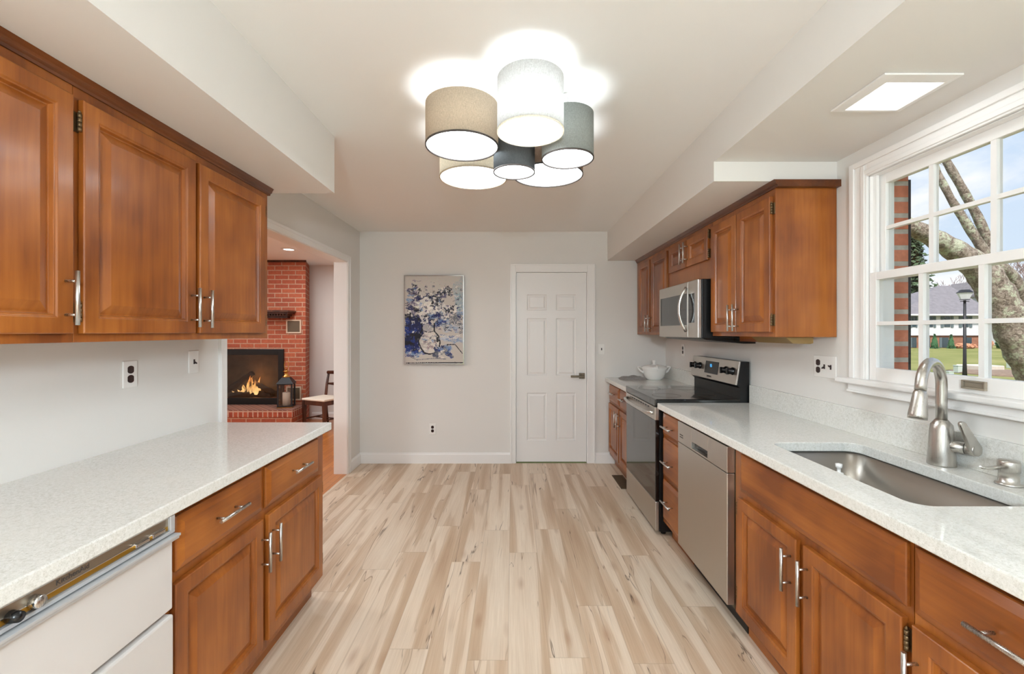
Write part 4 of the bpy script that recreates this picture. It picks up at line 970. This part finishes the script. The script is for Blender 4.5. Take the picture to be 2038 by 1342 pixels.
    stroke([(0.72, 0.78), (0.86, 0.78), (0.98, 0.88)], 0.007, BLK); stroke([(0.02, 0.9), (0.2, 0.955), (0.45, 0.94), (0.7, 0.945)], 0.006, GR); stroke([(0.02, 0.99), (0.99, 0.985)], 0.008, BLK)
    for _ in range(20): blob(rnd.uniform(0.02, 0.3), rnd.uniform(0.86, 0.92), 0.05, 0.015, rnd.choice([BLUE, WH, LB, NAVY]), 0.6, 0.6)
    for _ in range(7): blob(0.17+rnd.uniform(-0.05, 0.06), rnd.uniform(0.04, 0.2), 0.03, 0.012, rnd.choice([(86, 84, 120), BLK, (130, 120, 140)]), 0.6, 0.7)
    mb = MB(); ax, bx, az, bz = x0+0.008, x1-0.008, z0+0.008, z1-0.008
    for j in range(nv+1):
        for i in range(nu+1): mb.v.append((ax+(bx-ax)*i/nu, YB-0.034, bz+(az-bz)*j/nv))
    cols = []
    for j in range(nv):
        for i in range(nu):
            a = j*(nu+1)+i; mb.f.append((a, a+nu+1, a+nu+2, a+1)); mb.sm.append(False); cols.append(lin(*[max(0, min(255, q)) for q in px[i][j]]))
    # backing keeps the canvas a solid board
    mb.box(ax, bx, YB-0.033, YB-0.003, az, bz); cols += [lin(210, 204, 196)]*6
    m, nt, out = newmat('painted_canvas'); at = N(nt, 'ShaderNodeAttribute', attribute_name='paint'); bsdf(nt, out, at.outputs['Color'], 0.6)
    off = wloc(t); me = bpy.data.meshes.new('canvas'); me.from_pydata([(v[0]-off.x, v[1]-off.y, v[2]-off.z) for v in mb.v], [], mb.f)
    ca = me.color_attributes.new('paint', 'FLOAT_COLOR', 'CORNER'); k = 0
    for p in me.polygons:
        for li in p.loop_indices: ca.data[li].color = cols[p.index]
    me.materials.append(m); o = bpy.data.objects.new('canvas', me); COL.objects.link(o); o.parent = t
painting()

# ================================================================== TUREEN AND NAPKIN
px_, py_ = 1.443, 4.44
tu = thing('tureen', 'white ceramic lidded tureen with ear handles on the corner counter', 'tureen', (px_, py_, CT))
obj('bowl', MB().lathe([(0.0, 0.004), (0.07, 0.0), (0.075, 0.006), (0.095, 0.02), (0.108, 0.06), (0.118, 0.10), (0.130, 0.122), (0.128, 0.126), (0.115, 0.112), (0.0, 0.10)], (px_, py_, CT), 40), M['ceramic'], tu)
for sx in (-1, 1):
    a = [(px_+sx*0.110, py_-0.02, CT+0.075), (px_+sx*0.135, py_-0.008, CT+0.085), (px_+sx*0.155, py_, CT+0.108), (px_+sx*0.165, py_, CT+0.128), (px_+sx*0.145, py_, CT+0.130), (px_+sx*0.122, py_, CT+0.118)]
    obj('handle', MB().tube(a, [0.012, 0.011, 0.009, 0.007, 0.008, 0.009], 10), M['ceramic'], tu)
ld_ = obj('lid', MB().lathe([(0.122, 0.122), (0.121, 0.128), (0.09, 0.142), (0.04, 0.151), (0.014, 0.154), (0.010, 0.165), (0.018, 0.185), (0.016, 0.195), (0.0, 0.196)], (px_, py_, CT), 40), M['ceramic'], tu)
obj('ladle', MB().tube([(px_-0.02, py_-0.10, CT+0.138), (px_-0.012, py_-0.128, CT+0.142), (px_-0.008, py_-0.14, CT+0.120), (px_-0.012, py_-0.142, CT+0.100)], [0.006, 0.007, 0.006, 0.004], 8), M['ceramic'], tu)
def nap(u, v):
    x = 1.11+0.24*u; y = 4.38+0.22*v
    h = 0.012+0.014*(math.sin(u*9+v*3)*0.5+0.5)*(0.4+0.6*math.sin(PI*v))+0.012*math.sin(u*5.0-v*7)**2*math.sin(PI*u)
    return (x+0.012*math.sin(v*8), y+0.012*math.sin(u*7), CT+0.0015+h*min(1, 6*min(u, 1-u, v, 1-v)))
nm = MB().grid(nap, 26, 22); o = tag(obj('napkin', nm, M['cloth']), 'crumpled grey cloth napkin beside the white tureen', 'napkin')

# ================================================================== FAMILY ROOM
fp = thing('fireplace', 'red brick fireplace with raised hearth and lit fire in the next room', 'fireplace', (-4.0, 6.5, 0))
BX0, BX1, FY = -5.3, -3.07, 6.5
bk = MB().prism([(-3.43, FY), (BX1, FY), (-3.243, 6.995), (-3.43, 6.995)], 0.36, 1.10).box(BX0, -4.6, FY, 6.995, 0.36, 1.10)
bk.prism([(BX0, FY), (BX1, FY), (-3.243, 6.995), (BX0, 6.995)], 1.10, ZC-0.001).prism([(BX0, FY), (BX1, FY), (-3.243, 6.995), (BX0, 6.995)], 0.0, 0.36)
obj('chimney_breast', bk, M['brick_in'], fp)
obj('hearth', MB().prism([(BX0, 6.02), (-3.03, 6.02), (BX1, FY-0.001), (BX0, FY-0.001)], 0.0, 0.222), M['brick_in'], fp)
obj('hearth_edge', MB().prism([(BX0, 6.012), (-3.022, 6.012), (BX1+0.004, FY-0.001), (BX0, FY-0.001)], 0.224, 0.312), M['brick_soldier'], fp)
obj('hearth_top', MB().prism([(BX0, 6.014), (-3.024, 6.014), (BX1+0.003, FY-0.001), (BX0, FY-0.001)], 0.312, 0.32), M['brick_top'], fp)
obj('crown', MB().prism([(BX0, FY-0.02), (BX1+0.02, FY-0.02), (BX1+0.01, FY+0.0), (BX0, FY+0.0)], ZC-0.03, ZC-0.001), M['dark_wood'], fp)
obj('firebox', MB().box(-4.6, -3.43, 6.94, 6.98, 0.36, 1.10).box(-4.6, -4.57, FY+0.02, 6.94, 0.36, 1.1).box(-3.46, -3.43, FY+0.02, 6.94, 0.36, 1.1), M['firebox'], fp)
ff = MB().box(-4.66, -4.58, FY-0.03, FY-0.001, 0.322, 1.142).box(-3.465, -3.385, FY-0.03, FY-0.001, 0.322, 1.142).box(-4.58, -3.465, FY-0.03, FY-0.001, 1.055, 1.142).box(-4.58, -3.465, FY-0.03, FY-0.001, 0.322, 0.42)
fo = obj('door_frame', ff, M['black'], fp, 0.004, label='black metal fire door frame')
obj('glass', MB().box(-4.58, -3.465, FY-0.014, FY-0.010, 0.42, 1.055), M['fire_glass'], fo)
ms = MB().box(-5.0, -3.21, 6.26, FY-0.001, 1.685, 1.71).box(-4.97, -3.235, 6.30, FY-0.001, 1.66, 1.685).box(-4.94, -3.27, 6.36, FY-0.001, 1.628, 1.66).box(-4.92, -3.30, 6.42, FY-0.001, 1.60, 1.628)
for k in range(40): ms.box(-3.31-k*0.04, -3.33-k*0.04, 6.335, 6.36, 1.636, 1.66)
obj('mantel_shelf', ms, M['dark_wood'], fp)
for (za, zb) in ((1.376, 1.579), (0.382, 0.587)):
    xa, xb = -3.353, -3.13
    g = MB().box(xa, xa+0.02, FY-0.014, FY-0.001, za, zb).box(xb-0.02, xb, FY-0.014, FY-0.001, za, zb).box(xa+0.02, xb-0.02, FY-0.014, FY-0.001, za, za+0.02).box(xa+0.02, xb-0.02, FY-0.014, FY-0.001, zb-0.02, zb)
    vo = obj('vent_frame', g, plain('vent_frame_beige', lin(196, 172, 150), 0.6) if 'vf' not in M else M['vf'], fp); M['vf'] = vo.data.materials[0]
    obj('vent_grille', MB().box(xa+0.02, xb-0.02, FY-0.008, FY-0.001, za+0.02, zb-0.02), M['register'], vo)
# logs and flames
FL = [((-4.30, 6.66, 0.40), (-3.72, 6.74, 0.42), 0.05, 'thick charred log lying lowest across the fire grate'), ((-4.22, 6.80, 0.41), (-3.66, 6.80, 0.41), 0.05, 'charred log lying at the back of the fire'),
      ((-4.36, 6.68, 0.47), (-3.98, 6.72, 0.74), 0.045, 'charred log leaning steeply up into the flames'), ((-3.64, 6.68, 0.44), (-3.98, 6.76, 0.58), 0.04, 'short charred log leaning from the lantern side of the fire')]
for a, b, r, lb in FL:
    a, b = Vector(a)+Vector((0, 0, 0.025)), Vector(b)+Vector((0, 0, 0.025)); pts = [a+(b-a)*i/6+Vector((0, 0, 0.008*math.sin(i*2.1))) for i in range(7)]
    tag(obj('log', MB().tube(pts, [r*(0.9+0.2*((i*7) % 3)/2) for i in range(7)], 10), M['ash']), lb, 'log', 'logs in the fire')
def mat_flame():
    m, nt, out = newmat('flame'); t = N(nt, 'ShaderNodeTexCoord'); sp = N(nt, 'ShaderNodeSeparateXYZ'); nt.links.new(t.outputs['Generated'], sp.inputs[0])
    c = ramp(nt, sp.outputs[2], [(0.0, (1.0, 0.30, 0.10, 1)), (0.2, (1.0, 0.62, 0.28, 1)), (0.6, (1, 0.5, 0.15, 1)), (1.0, (0.9, 0.22, 0.04, 1))])
    e = N(nt, 'ShaderNodeEmission'); nt.links.new(c, e.inputs[0])
    nz = noise(nt, coords(nt, (14, 14, 6)), 1.0, 3); tr = N(nt, 'ShaderNodeBsdfTransparent')
    nt.links.new(math_(nt, 'MULTIPLY', ramp(nt, nz, [(0.35, (0.3, 0.3, 0.3, 1)), (0.6, (1, 1, 1, 1))]), 1.5), e.inputs[1])
    f = ramp(nt, nz, [(0.40, (0, 0, 0, 1)), (0.56, (1, 1, 1, 1))])
    mx = N(nt, 'ShaderNodeMixShader'); nt.links.new(f, mx.inputs[0]); nt.links.new(tr.outputs[0], mx.inputs[1]); nt.links.new(e.outputs[0], mx.inputs[2]); nt.links.new(mx.outputs[0], out.inputs[0]); return m
M['flame'] = mat_flame()
fl = MB(); rf = random.Random(5)
for k in range(20):
    cx_ = -4.0+rf.gauss(0, 0.13); h = max(0.06, 0.30*math.exp(-((cx_+4.0)/0.17)**2)*rf.uniform(0.6, 1.1)); cy_ = 6.72+rf.uniform(-0.06, 0.08); w = rf.uniform(0.018, 0.035); ph = rf.random()*6
    pts = [(cx_+0.02*math.sin(ph+i*0.9)*(i/6), cy_, 0.44+h*i/6) for i in range(7)]
    fl.tube(pts, [w*0.6, w, w*0.95, w*0.75, w*0.5, w*0.25, 0.001], 8, False)
for k in range(24): fl.lathe([(0.0, -0.008), (0.012, 0.0), (0.0, 0.008)], (-4.0+rf.uniform(-0.26, 0.26), 6.60+rf.uniform(0, 0.05), 0.375), 6)
o = tag(obj('fire', fl, M['flame']), 'orange flames and embers burning on the logs in the fireplace', 'fire'); o['kind'] = 'stuff'
pf = bpy.data.lights.new('fire_glow', 'POINT'); pf.energy = 5.0; pf.color = (1, 0.45, 0.15); pf.shadow_soft_size = 0.1
pfo = bpy.data.objects.new('fire_light', pf); COL.objects.link(pfo); pfo.location = (-4.0, 6.72, 0.68)
# lantern
lt = thing('lantern', 'black metal lantern with brass top standing on the brick hearth', 'lantern', (-3.236, 6.27, 0.3205))
LR = Matrix.Translation((-3.236, 6.27, 0.3205)) @ Matrix.Rotation(math.radians(14), 4, 'Z')
def lbox(mb, *a): n = len(mb.v); mb.box(*a); return mb.xform(LR, n)
q = 0.098
b1 = MB(); lbox(b1, -q-0.004, q+0.004, -q-0.004, q+0.004, 0, 0.012); obj('base', b1, M['brass'], lt)
b1 = MB(); lbox(b1, -q, q, -q, q, 0.012, 0.026)
for sx in (-1, 1):
    for sy in (-1, 1): lbox(b1, sx*q, sx*(q-0.018), sy*q, sy*(q-0.018), 0.026, 0.325)
lbox(b1, -q, q, -q, q, 0.325, 0.34); obj('cage', b1, M['soil_metal'], lt)
b1 = MB()
for s_ in (-1, 1):
    lbox(b1, -q+0.018, q-0.018, s_*(q-0.008), s_*(q-0.010), 0.026, 0.325); lbox(b1, s_*(q-0.008), s_*(q-0.010), -q+0.018, q-0.018, 0.026, 0.325)
obj('glass', b1, M['lantern_glass'], lt)
b1 = MB(); rq, tq = 0.112, 0.05
b1.add([(-rq, -rq, 0.34), (rq, -rq, 0.34), (rq, rq, 0.34), (-rq, rq, 0.34), (-tq, -tq, 0.427), (tq, -tq, 0.427), (tq, tq, 0.427), (-tq, tq, 0.427)], [(0, 3, 2, 1), (4, 5, 6, 7), (0, 1, 5, 4), (1, 2, 6, 5), (2, 3, 7, 6), (3, 0, 4, 7)]).xform(LR)
obj('roof', b1, M['soil_metal'], lt)
obj('finial', MB().lathe([(0.055, 0.428), (0.055, 0.436), (0.03, 0.46), (0.018, 0.50), (0.045, 0.508), (0.05, 0.514), (0.012, 0.522), (0.008, 0.54)], (-3.236, 6.27, 0.3205), 24).tube([(-3.236+0.03*math.sin(a), 6.27, 0.3205+0.60-0.058*math.cos(a)) for a in [2*PI*i/20 for i in range(21)]], 0.005, 8), M['brass'], lt)
cd = thing('candle', 'white pillar candle inside the black lantern', 'candle', (-3.236, 6.27, 0.347))
obj('wax', MB().lathe([(0.05, 0), (0.05, 0.178), (0.046, 0.184), (0.038, 0.18), (0.0, 0.176)], (-3.236, 6.27, 0.347), 28), M['wax'], cd)
obj('wick', MB().tube([(-3.236, 6.27, 0.522), (-3.235, 6.27, 0.54)], 0.002, 6), M['black'], cd)
# chair
ch = thing('dining_chair', 'dark wooden dining chair with cream seat beside the brick hearth', 'chair', (-2.72, 6.29, 0))
Nn, Ll = Vector((-2.60, 6.05, 0)), Vector((-2.96, 6.21, 0)); wd = (Ll-Nn).normalized(); dd = Vector((-wd.y, wd.x, 0)); dd = dd if dd.y > 0 else -dd
W_, D_ = 0.42, 0.41
def cpnt(u, v, z): p = Nn+wd*(u*W_)+dd*(v*D_); return (p.x, p.y, z)   # u across front, v to the back
def cbar(mb, p0, p1, w0, w1):
    n = len(mb.v); a = [(-w0, -w0), (w0, -w0), (w0, w0), (-w0, w0)]
    for (p, w) in ((p0, w0), (p1, w1)):
        for (x, y) in ((-w, -w), (w, -w), (w, w), (-w, w)): q_ = Vector(p)+wd*x+dd*y; mb.v.append((q_.x, q_.y, q_.z))
    for f_ in ((0, 3, 2, 1), (4, 5, 6, 7), (0, 1, 5, 4), (1, 2, 6, 5), (2, 3, 7, 6), (3, 0, 4, 7)): mb.f.append(tuple(n+i for i in f_)); mb.sm.append(False)
    return mb
for (u, v) in ((0.04, 0.05), (0.96, 0.05)): obj('leg', cbar(MB(), cpnt(u, v, 0), cpnt(u, v, 0.42), 0.015, 0.024), M['dark_wood'], ch)
for u in (0.06, 0.94):
    mb = MB().tube([cpnt(u, 1.08, 0), cpnt(u, 1.0, 0.22), cpnt(u, 0.97, 0.45), cpnt(u, 1.02, 0.62), cpnt(u, 1.12, 0.80)], [0.017, 0.02, 0.022, 0.02, 0.016], 8)
    obj('leg', mb, M['dark_wood'], ch)
ap = MB()
for (p0, p1) in (((0, 0.03), (1, 0.03)), ((0.03, 0), (0.03, 1)), ((0.97, 0), (0.97, 1)), ((0, 0.97), (1, 0.97))):
    n = len(ap.v); a, b = Vector(cpnt(*p0, 0)), Vector(cpnt(*p1, 0)); t_ = (b-a).normalized(); nn = Vector((-t_.y, t_.x, 0))*0.01
    ap.v += [tuple(a-nn+Vector((0, 0, 0.365))), tuple(b-nn+Vector((0, 0, 0.365))), tuple(b+nn+Vector((0, 0, 0.365))), tuple(a+nn+Vector((0, 0, 0.365)))]
    ap.v += [tuple(Vector(q_)+Vector((0, 0, 0.06))) for q_ in ap.v[n:n+4]]
    for f_ in ((0, 3, 2, 1), (4, 5, 6, 7), (0, 1, 5, 4), (1, 2, 6, 5), (2, 3, 7, 6), (3, 0, 4, 7)): ap.f.append(tuple(n+i for i in f_)); ap.sm.append(False)
obj('apron', ap, M['dark_wood'], ch)
st_ = MB().prism([cpnt(-0.02, -0.02, 0)[:2], cpnt(1.02, -0.02, 0)[:2], cpnt(1.0, 0.95, 0)[:2], cpnt(0, 0.95, 0)[:2]], 0.426, 0.455)
obj('seat', st_, M['seat'], ch, 0.01, 3, label='cream upholstered seat')
obj('top_rail', MB().tube([cpnt(0.02, 1.10, 0.785), cpnt(0.5, 1.14, 0.79), cpnt(0.98, 1.10, 0.785)], [0.026, 0.028, 0.026], 8), M['dark_wood'], ch)
obj('back_slat', MB().tube([cpnt(0.06, 1.03, 0.62), cpnt(0.3, 1.05, 0.62), cpnt(0.5, 1.06, 0.62), cpnt(0.7, 1.05, 0.62), cpnt(0.94, 1.03, 0.62)], [0.012, 0.02, 0.03, 0.02, 0.012], 8), M['dark_wood'], ch)
obj('stretcher', MB().tube([cpnt(0.04, 0.05, 0.16), cpnt(0.06, 1.02, 0.16)], 0.01, 8).tube([cpnt(0.96, 0.05, 0.16), cpnt(0.94, 1.02, 0.16)], 0.01, 8).tube([cpnt(0.05, 0.5, 0.16), cpnt(0.95, 0.5, 0.16)], 0.01, 8), M['dark_wood'], ch)
# recessed light
rl = thing('recessed_light', 'round recessed light in the next-room ceiling before the fireplace', 'lamp', (-2.88, 5.64, ZC))
obj('trim_ring', MB().lathe([(0.09, -0.001), (0.09, -0.006), (0.062, -0.006), (0.062, -0.001)], (-2.88, 5.64, ZC), 32, close=True), M['white'], rl)
M['led'] = emit('recessed_led', (1, 0.95, 0.88, 1), 4.0)
obj('lens', MB().lathe([(0.062, -0.001), (0.062, -0.004), (0.0, -0.004)], (-2.88, 5.64, ZC), 32), M['led'], rl)
for i, (x, y, pw) in enumerate(((-2.88, 5.64, 0.5), (-4.4, 5.0, 0.8), (-3.4, 3.2, 1.0), (-4.8, 1.8, 0.8))):  # first sits at the seen fixture; the others are unseen lights added as fill
    l = bpy.data.lights.new('recessed_and_fill', 'AREA'); l.shape = 'DISK'; l.size = 0.3; l.energy = FAMILY_W*pw; l.color = (0.92, 0.98, 1.0)
    o = bpy.data.objects.new('recessed_and_fill_light', l); COL.objects.link(o); o.location = (x, y, ZC-0.02)

# ================================================================== OUTSIDE
GZ = -0.35
def at(x, y, Y): return Vector(((x-1019)/F_PX*Y, Y, EYE+(661-y)/F_PX*Y))
struct('ground', MB().box(-60, 140, -60, 160, GZ-0.2, GZ), M['grass'])
# big leaning tree close to the window
tr_ = thing('tree', 'large leaning bare tree with lichen-covered bark just outside the window', 'tree', at(2150, 937, 5.6))
def limb(mb, pts, seg=12):
    P3 = []; R3 = []
    for i in range(len(pts)-1):
        for k in range(4):
            u = k/4; P3.append(Vector(pts[i][0]).lerp(Vector(pts[i+1][0]), u)); R3.append(pts[i][1]*(1-u)+pts[i+1][1]*u)
    P3.append(Vector(pts[-1][0])); R3.append(pts[-1][1])
    R3 = [r*(1+0.06*math.sin(i*1.9)) for i, r in enumerate(R3)]
    return mb.tube(P3, R3, seg)
px = lambda x, y, r, Y=5.6: (at(x, y, Y), r*0.74*Y/F_PX)
obj('trunk', limb(MB(), [px(2160, 945, 52), px(2100, 800, 46), px(2062, 735, 44), px(2035, 690, 42), px(2010, 640, 40), px(1985, 590, 38), px(1960, 548, 35), px(1925, 514, 29), px(1885, 489, 25), px(1845, 467, 22), px(1805, 447, 19), px(1760, 425, 16, 5.8), px(1700, 380, 12, 6.0)], 18), M['bark'], tr_)
obj('branch', limb(MB(), [px(2140, 800, 24, 5.8), px(2075, 680, 22, 5.8), px(2035, 600, 20, 5.8), px(2005, 548, 20, 5.7), px(1975, 525, 18)], 14), M['bark'], tr_)
obj('branch', limb(MB(), [px(1985, 560, 14), px(1962, 505, 12), px(1925, 448, 10), px(1892, 395, 8.5), px(1866, 345, 8), px(1850, 300, 7), px(1835, 230, 6), px(1800, 120, 4)], 10), M['bark'], tr_)
obj('branch', limb(MB(), [px(1988, 560, 14, 5.7), px(1974, 495, 12, 5.7), px(1945, 430, 10, 5.7), px(1912, 370, 9.5, 5.7), px(1880, 315, 9, 5.7), px(1855, 262, 8, 5.7), px(1820, 160, 5, 5.7)], 10), M['bark'], tr_)
rb = random.Random(3)
def bare(mb, p, d, L, r, depth, rng, minr=0.004):
    q = p+d*L; mb.tube([p, p+d*L*0.5+Vector((rng.uniform(-1, 1), rng.uniform(-1, 1), 0))*L*0.04, q], [r, r*0.85, r*0.7], 5, False)
    if depth == 0: return
    for k in range(2 if depth < 3 else 3):
        nd = (d+Vector((rng.uniform(-1, 1), rng.uniform(-1, 1), rng.uniform(-0.2, 0.6)))*0.62).normalized(); bare(mb, q-d*L*0.12*k, nd, L*rng.uniform(0.62, 0.8), max(minr, r*0.62), depth-1, rng, minr)
tw = MB()
for (x, y) in ((1958, 455), (1890, 335), (1862, 300)): bare(tw, at(x, y, 5.7), Vector((rb.uniform(-1, 0.3), 0.1, rb.uniform(0.1, 0.7))).normalized(), 0.16, 0.003, 3, rb, 0.0012)
obj('twigs', tw, M['bark'], tr_)
# neighbouring house
HY = 47.5
hs = thing('house', 'white two-storey house with grey roof across the lawn', 'house', (47, 52, GZ))
hx = lambda x, Y=HY: (x-1019)/F_PX*Y
hzz = lambda y, Y=HY: EYE+(661-y)/F_PX*Y
HX0, HX1 = hx(1790), hx(1962)
obj('wall', MB().box(HX0, HX1, HY, HY+9, hzz(668), hzz(626)).box(HX1, hx(1990), HY+1.5, HY+8, GZ, hzz(640)), M['siding'], hs)
obj('brick_base', MB().box(HX0+0.1, HX1-0.1, HY+0.15, HY+8.8, GZ, hzz(668)), M['house_brick'], hs)
ez, rz = hzz(626), 6.9
rf_ = MB(); a = [(HX0-0.6, HY-0.6, ez), (HX1+0.6, HY-0.6, ez), (HX1+0.6, HY+9.6, ez), (HX0-0.6, HY+9.6, ez), (hx(1868, 52), HY+4.5, rz), (HX1+0.6, HY+4.5, rz)]
rf_.add(a, [(0, 1, 5, 4), (1, 2, 5), (2, 3, 4, 5), (3, 0, 4), (0, 3, 2, 1)])
obj('roof', rf_, M['roof'], hs)
obj('gutter', MB().box(HX0-0.65, HX1+0.65, HY-0.72, HY-0.6, ez-0.15, ez+0.02), M['siding'], hs)
obj('porch_roof', MB().prism([(HY, hzz(645)), (HY+2, hzz(645)), (HY+2, hzz(638))], hx(1958), hx(1980), 'x'), M['roof'], hs)
obj('front_door', MB().box(hx(1984), hx(1988), HY+1.44, HY+1.5, GZ, hzz(652)), M['dark_wood'], hs)
for (a_, b_) in ((1812, 1825), (1840, 1862), (1872, 1897), (1908, 1934)):
    wv_ = hx(b_)-hx(a_); xa = hx(a_)
    w_ = obj('window', MB().box(xa+wv_*0.28, xa+wv_*0.74, HY-0.05, HY+0.02, hzz(651), hzz(630)), M['far_glass'], hs)
    obj('shutter', MB().box(xa, xa+wv_*0.22, HY-0.06, HY, hzz(652), hzz(630)).box(xa+wv_*0.8, xa+wv_, HY-0.06, HY, hzz(652), hzz(630)), M['shutter_grey'], w_)
for (a_, b_) in ((1812, 1826), (1840, 1853), (1872, 1890), (1920, 1936)):
    w_ = obj('window', MB().box(hx(a_)+0.32, hx(b_), HY+0.1, HY+0.16, hzz(692), hzz(672)), M['far_glass'], hs)
    obj('shutter', MB().box(hx(a_), hx(a_)+0.26, HY+0.08, HY+0.15, hzz(692), hzz(672)), M['shutter_grey'], w_)
h2 = thing('house', 'white gabled house partly hidden behind the leaning tree trunk', 'house', (74, 60, GZ))
obj('wall', MB().prism([(hx(2005, 58), GZ), (hx(2075, 58), GZ), (hx(2075, 58), hzz(588, 58)), (hx(2022, 58), hzz(556, 58)), (hx(2005, 58), hzz(580, 58))], 58, 66, 'y'), M['siding'], h2)
obj('roof', MB().prism([(hx(2000, 58), hzz(583, 58)), (hx(2022, 58), hzz(552, 58)), (hx(2080, 58), hzz(589, 58)), (hx(2080, 58), hzz(593, 58)), (hx(2022, 58), hzz(556, 58)), (hx(2000, 58), hzz(587, 58))], 57.5, 66.5, 'y'), M['roof'], h2)
# shrubs
def leafy(mb, c, rx, ry, rz_, n, size, rng, cone=False):
    for _ in range(n):
        if cone:
            h = rng.random()**1.3; r = (1-h)*rng.random()**0.4; a = rng.random()*6.283; p = Vector((c[0]+rx*r*math.cos(a), c[1]+ry*r*math.sin(a), c[2]+rz_*h))
        else:
            v = Vector((rng.gauss(0, 1), rng.gauss(0, 1), rng.gauss(0, 1))).normalized()*rng.random()**0.3; p = Vector((c[0]+rx*v.x, c[1]+ry*v.y, c[2]+rz_*(v.z*0.5+0.5)))
        u = Vector((rng.gauss(0, 1), rng.gauss(0, 1), rng.gauss(0, 1))).normalized()*size*rng.uniform(0.6, 1.3); w = u.orthogonal().normalized()*size*0.5
        mb.add([tuple(p-u), tuple(p+w), tuple(p+u), tuple(p-w)], [(0, 1, 2, 3)])
    return mb
rs = random.Random(21)
def shrub(x, ytop, ybot, w, mat, lb, cone, name='shrub', Y=46.0, n=420):
    c = at(x, 661, Y); H = (ybot-ytop)/F_PX*Y; r = w/2/F_PX*Y
    t = thing(name, lb, 'shrub', (c.x, Y, GZ), 'shrubs in front of the far house')
    core = MB().lathe([(0.0, 0), (r*0.75, 0.02*H), (r*0.7, H*0.3), (r*0.4, H*0.7), (0.0, H*0.93)] if cone else [(0.0, 0), (r*0.8, 0.05*H), (r*0.85, H*0.5), (r*0.5, H*0.85), (0, H*0.95)], (c.x, Y, GZ), 10)
    leafy(core, (c.x, Y, GZ), r, r, H, n, 0.12, rs, cone); obj('foliage', core, mat, t)
shrub(1860, 666, 695, 15, M['shrub'], 'dark green cone shrub against the far house, nearer its brick corner', True)
shrub(1893, 664, 692, 13, M['shrub'], 'dark green cone shrub against the far house, left of the lamp post', True)
shrub(1920, 689, 700, 34, M['dry'], 'low rust-coloured bush in front of the far house behind the lamp post', False)
shrub(1966, 680, 698, 16, M['dry'], 'rust-coloured twiggy bush by the far house beside its porch', False)
shrub(1992, 676, 693, 16, M['shrub'], 'round green bush at the far house beside the leaning trunk', False)
# trees behind
cf_ = thing('conifer', 'tall dark conifer behind the far house beside the brick window edge', 'tree', at(1822, 661, 62))
c = at(1822, 661, 62); zt = at(0, 470, 62).z
obj('trunk', MB().tube([(c.x, 62, GZ), (c.x, 62, zt*0.9)], [0.3, 0.06], 8), M['twig'], cf_)
mb = MB()
for k in range(9):
    h0 = 2.0+(zt-2.0)*k/9; leafy(mb, (c.x, 62, h0), 4.2*(1-k/10), 3.5*(1-k/10), 3.0, 330, 0.38, rs, True)
obj('foliage', mb, M['conifer'], cf_)
for i, (x, Y, H, lb) in enumerate(((1905, 70, 10, 'bare tree beyond the far house, behind its roof ridge'), (2032, 66, 13.5, 'bare tree rising behind the white gabled house'), (1955, 85, 12, 'bare tree farthest beyond the grey roof'))):
    c = at(x, 661, Y); t = thing('bare_tree', lb, 'tree', (c.x, Y, GZ), 'bare trees beyond the houses'); rr = random.Random(40+i)
    mb = MB().tube([(c.x, Y, GZ), (c.x, Y, GZ+H*0.35)], [0.28, 0.2], 7)
    obj('trunk', mb, M['twig'], t); mb = MB()
    for k in range(5): bare(mb, Vector((c.x, Y, GZ+H*(0.25+0.02*k))), Vector((rr.uniform(-0.7, 0.7), rr.uniform(-0.7, 0.7), 1)).normalized(), H*0.24, 0.13, 5, rr, 0.025)
    obj('branches', mb, M['twig'], t)
# lamp post
LY = 17.0; lc = at(1920, 661, LY)
lpz = lambda y: EYE+(661-y)/F_PX*LY
lp_ = thing('lamp_post', 'black street lamp post standing on the lawn outside', 'lamp post', (lc.x, LY, GZ))
obj('post', MB().tube([(lc.x, LY, GZ), (lc.x, LY, GZ+0.6), (lc.x, LY, lpz(598))], [0.075, 0.055, 0.042], 12).tube([(lc.x-0.17, LY, lpz(600)), (lc.x+0.17, LY, lpz(600))], 0.015, 6), M['soil_metal'], lp_)
def frust(mb, r0, r1, z0, z1):
    return mb.lathe([(r0, 0), (r1, z1-z0)], (lc.x, LY, z0), 6, smooth=False)
lh = obj('lantern_head', frust(frust(MB(), 0.26, 0.14, lpz(583), lpz(577)), 0.16, 0.15, lpz(597), lpz(596)), M['soil_metal'], lp_)
obj('glass', frust(MB(), 0.13, 0.235, lpz(596), lpz(583.2)), M['siding'], lh)
# utility boxes
for (x, y0, y1, w, lb) in ((1907, 727, 742, 10, 'pale utility box on the lawn left of the lamp post'), (2013, 717, 733, 10, 'pale utility box on the lawn before the leaning trunk'), (1889, 739, 749, 10, 'low pale utility box on the lawn behind the faucet')):
    Y = F_PX*(EYE-GZ)/(y1-661); c = at(x, 661, Y); hw = w/2/F_PX*Y; H = (y1-y0)/F_PX*Y
    tag(obj('utility_box', MB().box(c.x-hw, c.x+hw, Y-hw, Y+hw, GZ, GZ+H*0.86).box(c.x-hw*1.1, c.x+hw*1.1, Y-hw*1.1, Y+hw*1.1, GZ+H*0.86, GZ+H), M['utility'], None, 0.01), lb, 'utility box', 'utility boxes on the lawn')
Y = 19.5; tag(obj('stone_slab', MB().box(at(1934, 0, Y).x, at(1985, 0, Y).x, Y-0.3, Y+0.7, GZ, GZ+0.26), M['concrete'], None, 0.03), 'low grey concrete slab on the lawn beside the lamp post', 'slab')
tag(obj('mulch_bed', MB().lathe([(2.2, 0), (1.9, 0.06), (0.0, 0.12)], (at(1985, 0, 19).x, 18.2, GZ), 24), M['mulch']), 'brown mulch bed on the lawn around the grey slab', 'mulch bed')
struct('path', MB().box(6, 60, 14.3, 15.6, GZ, GZ+0.03), M['concrete'])
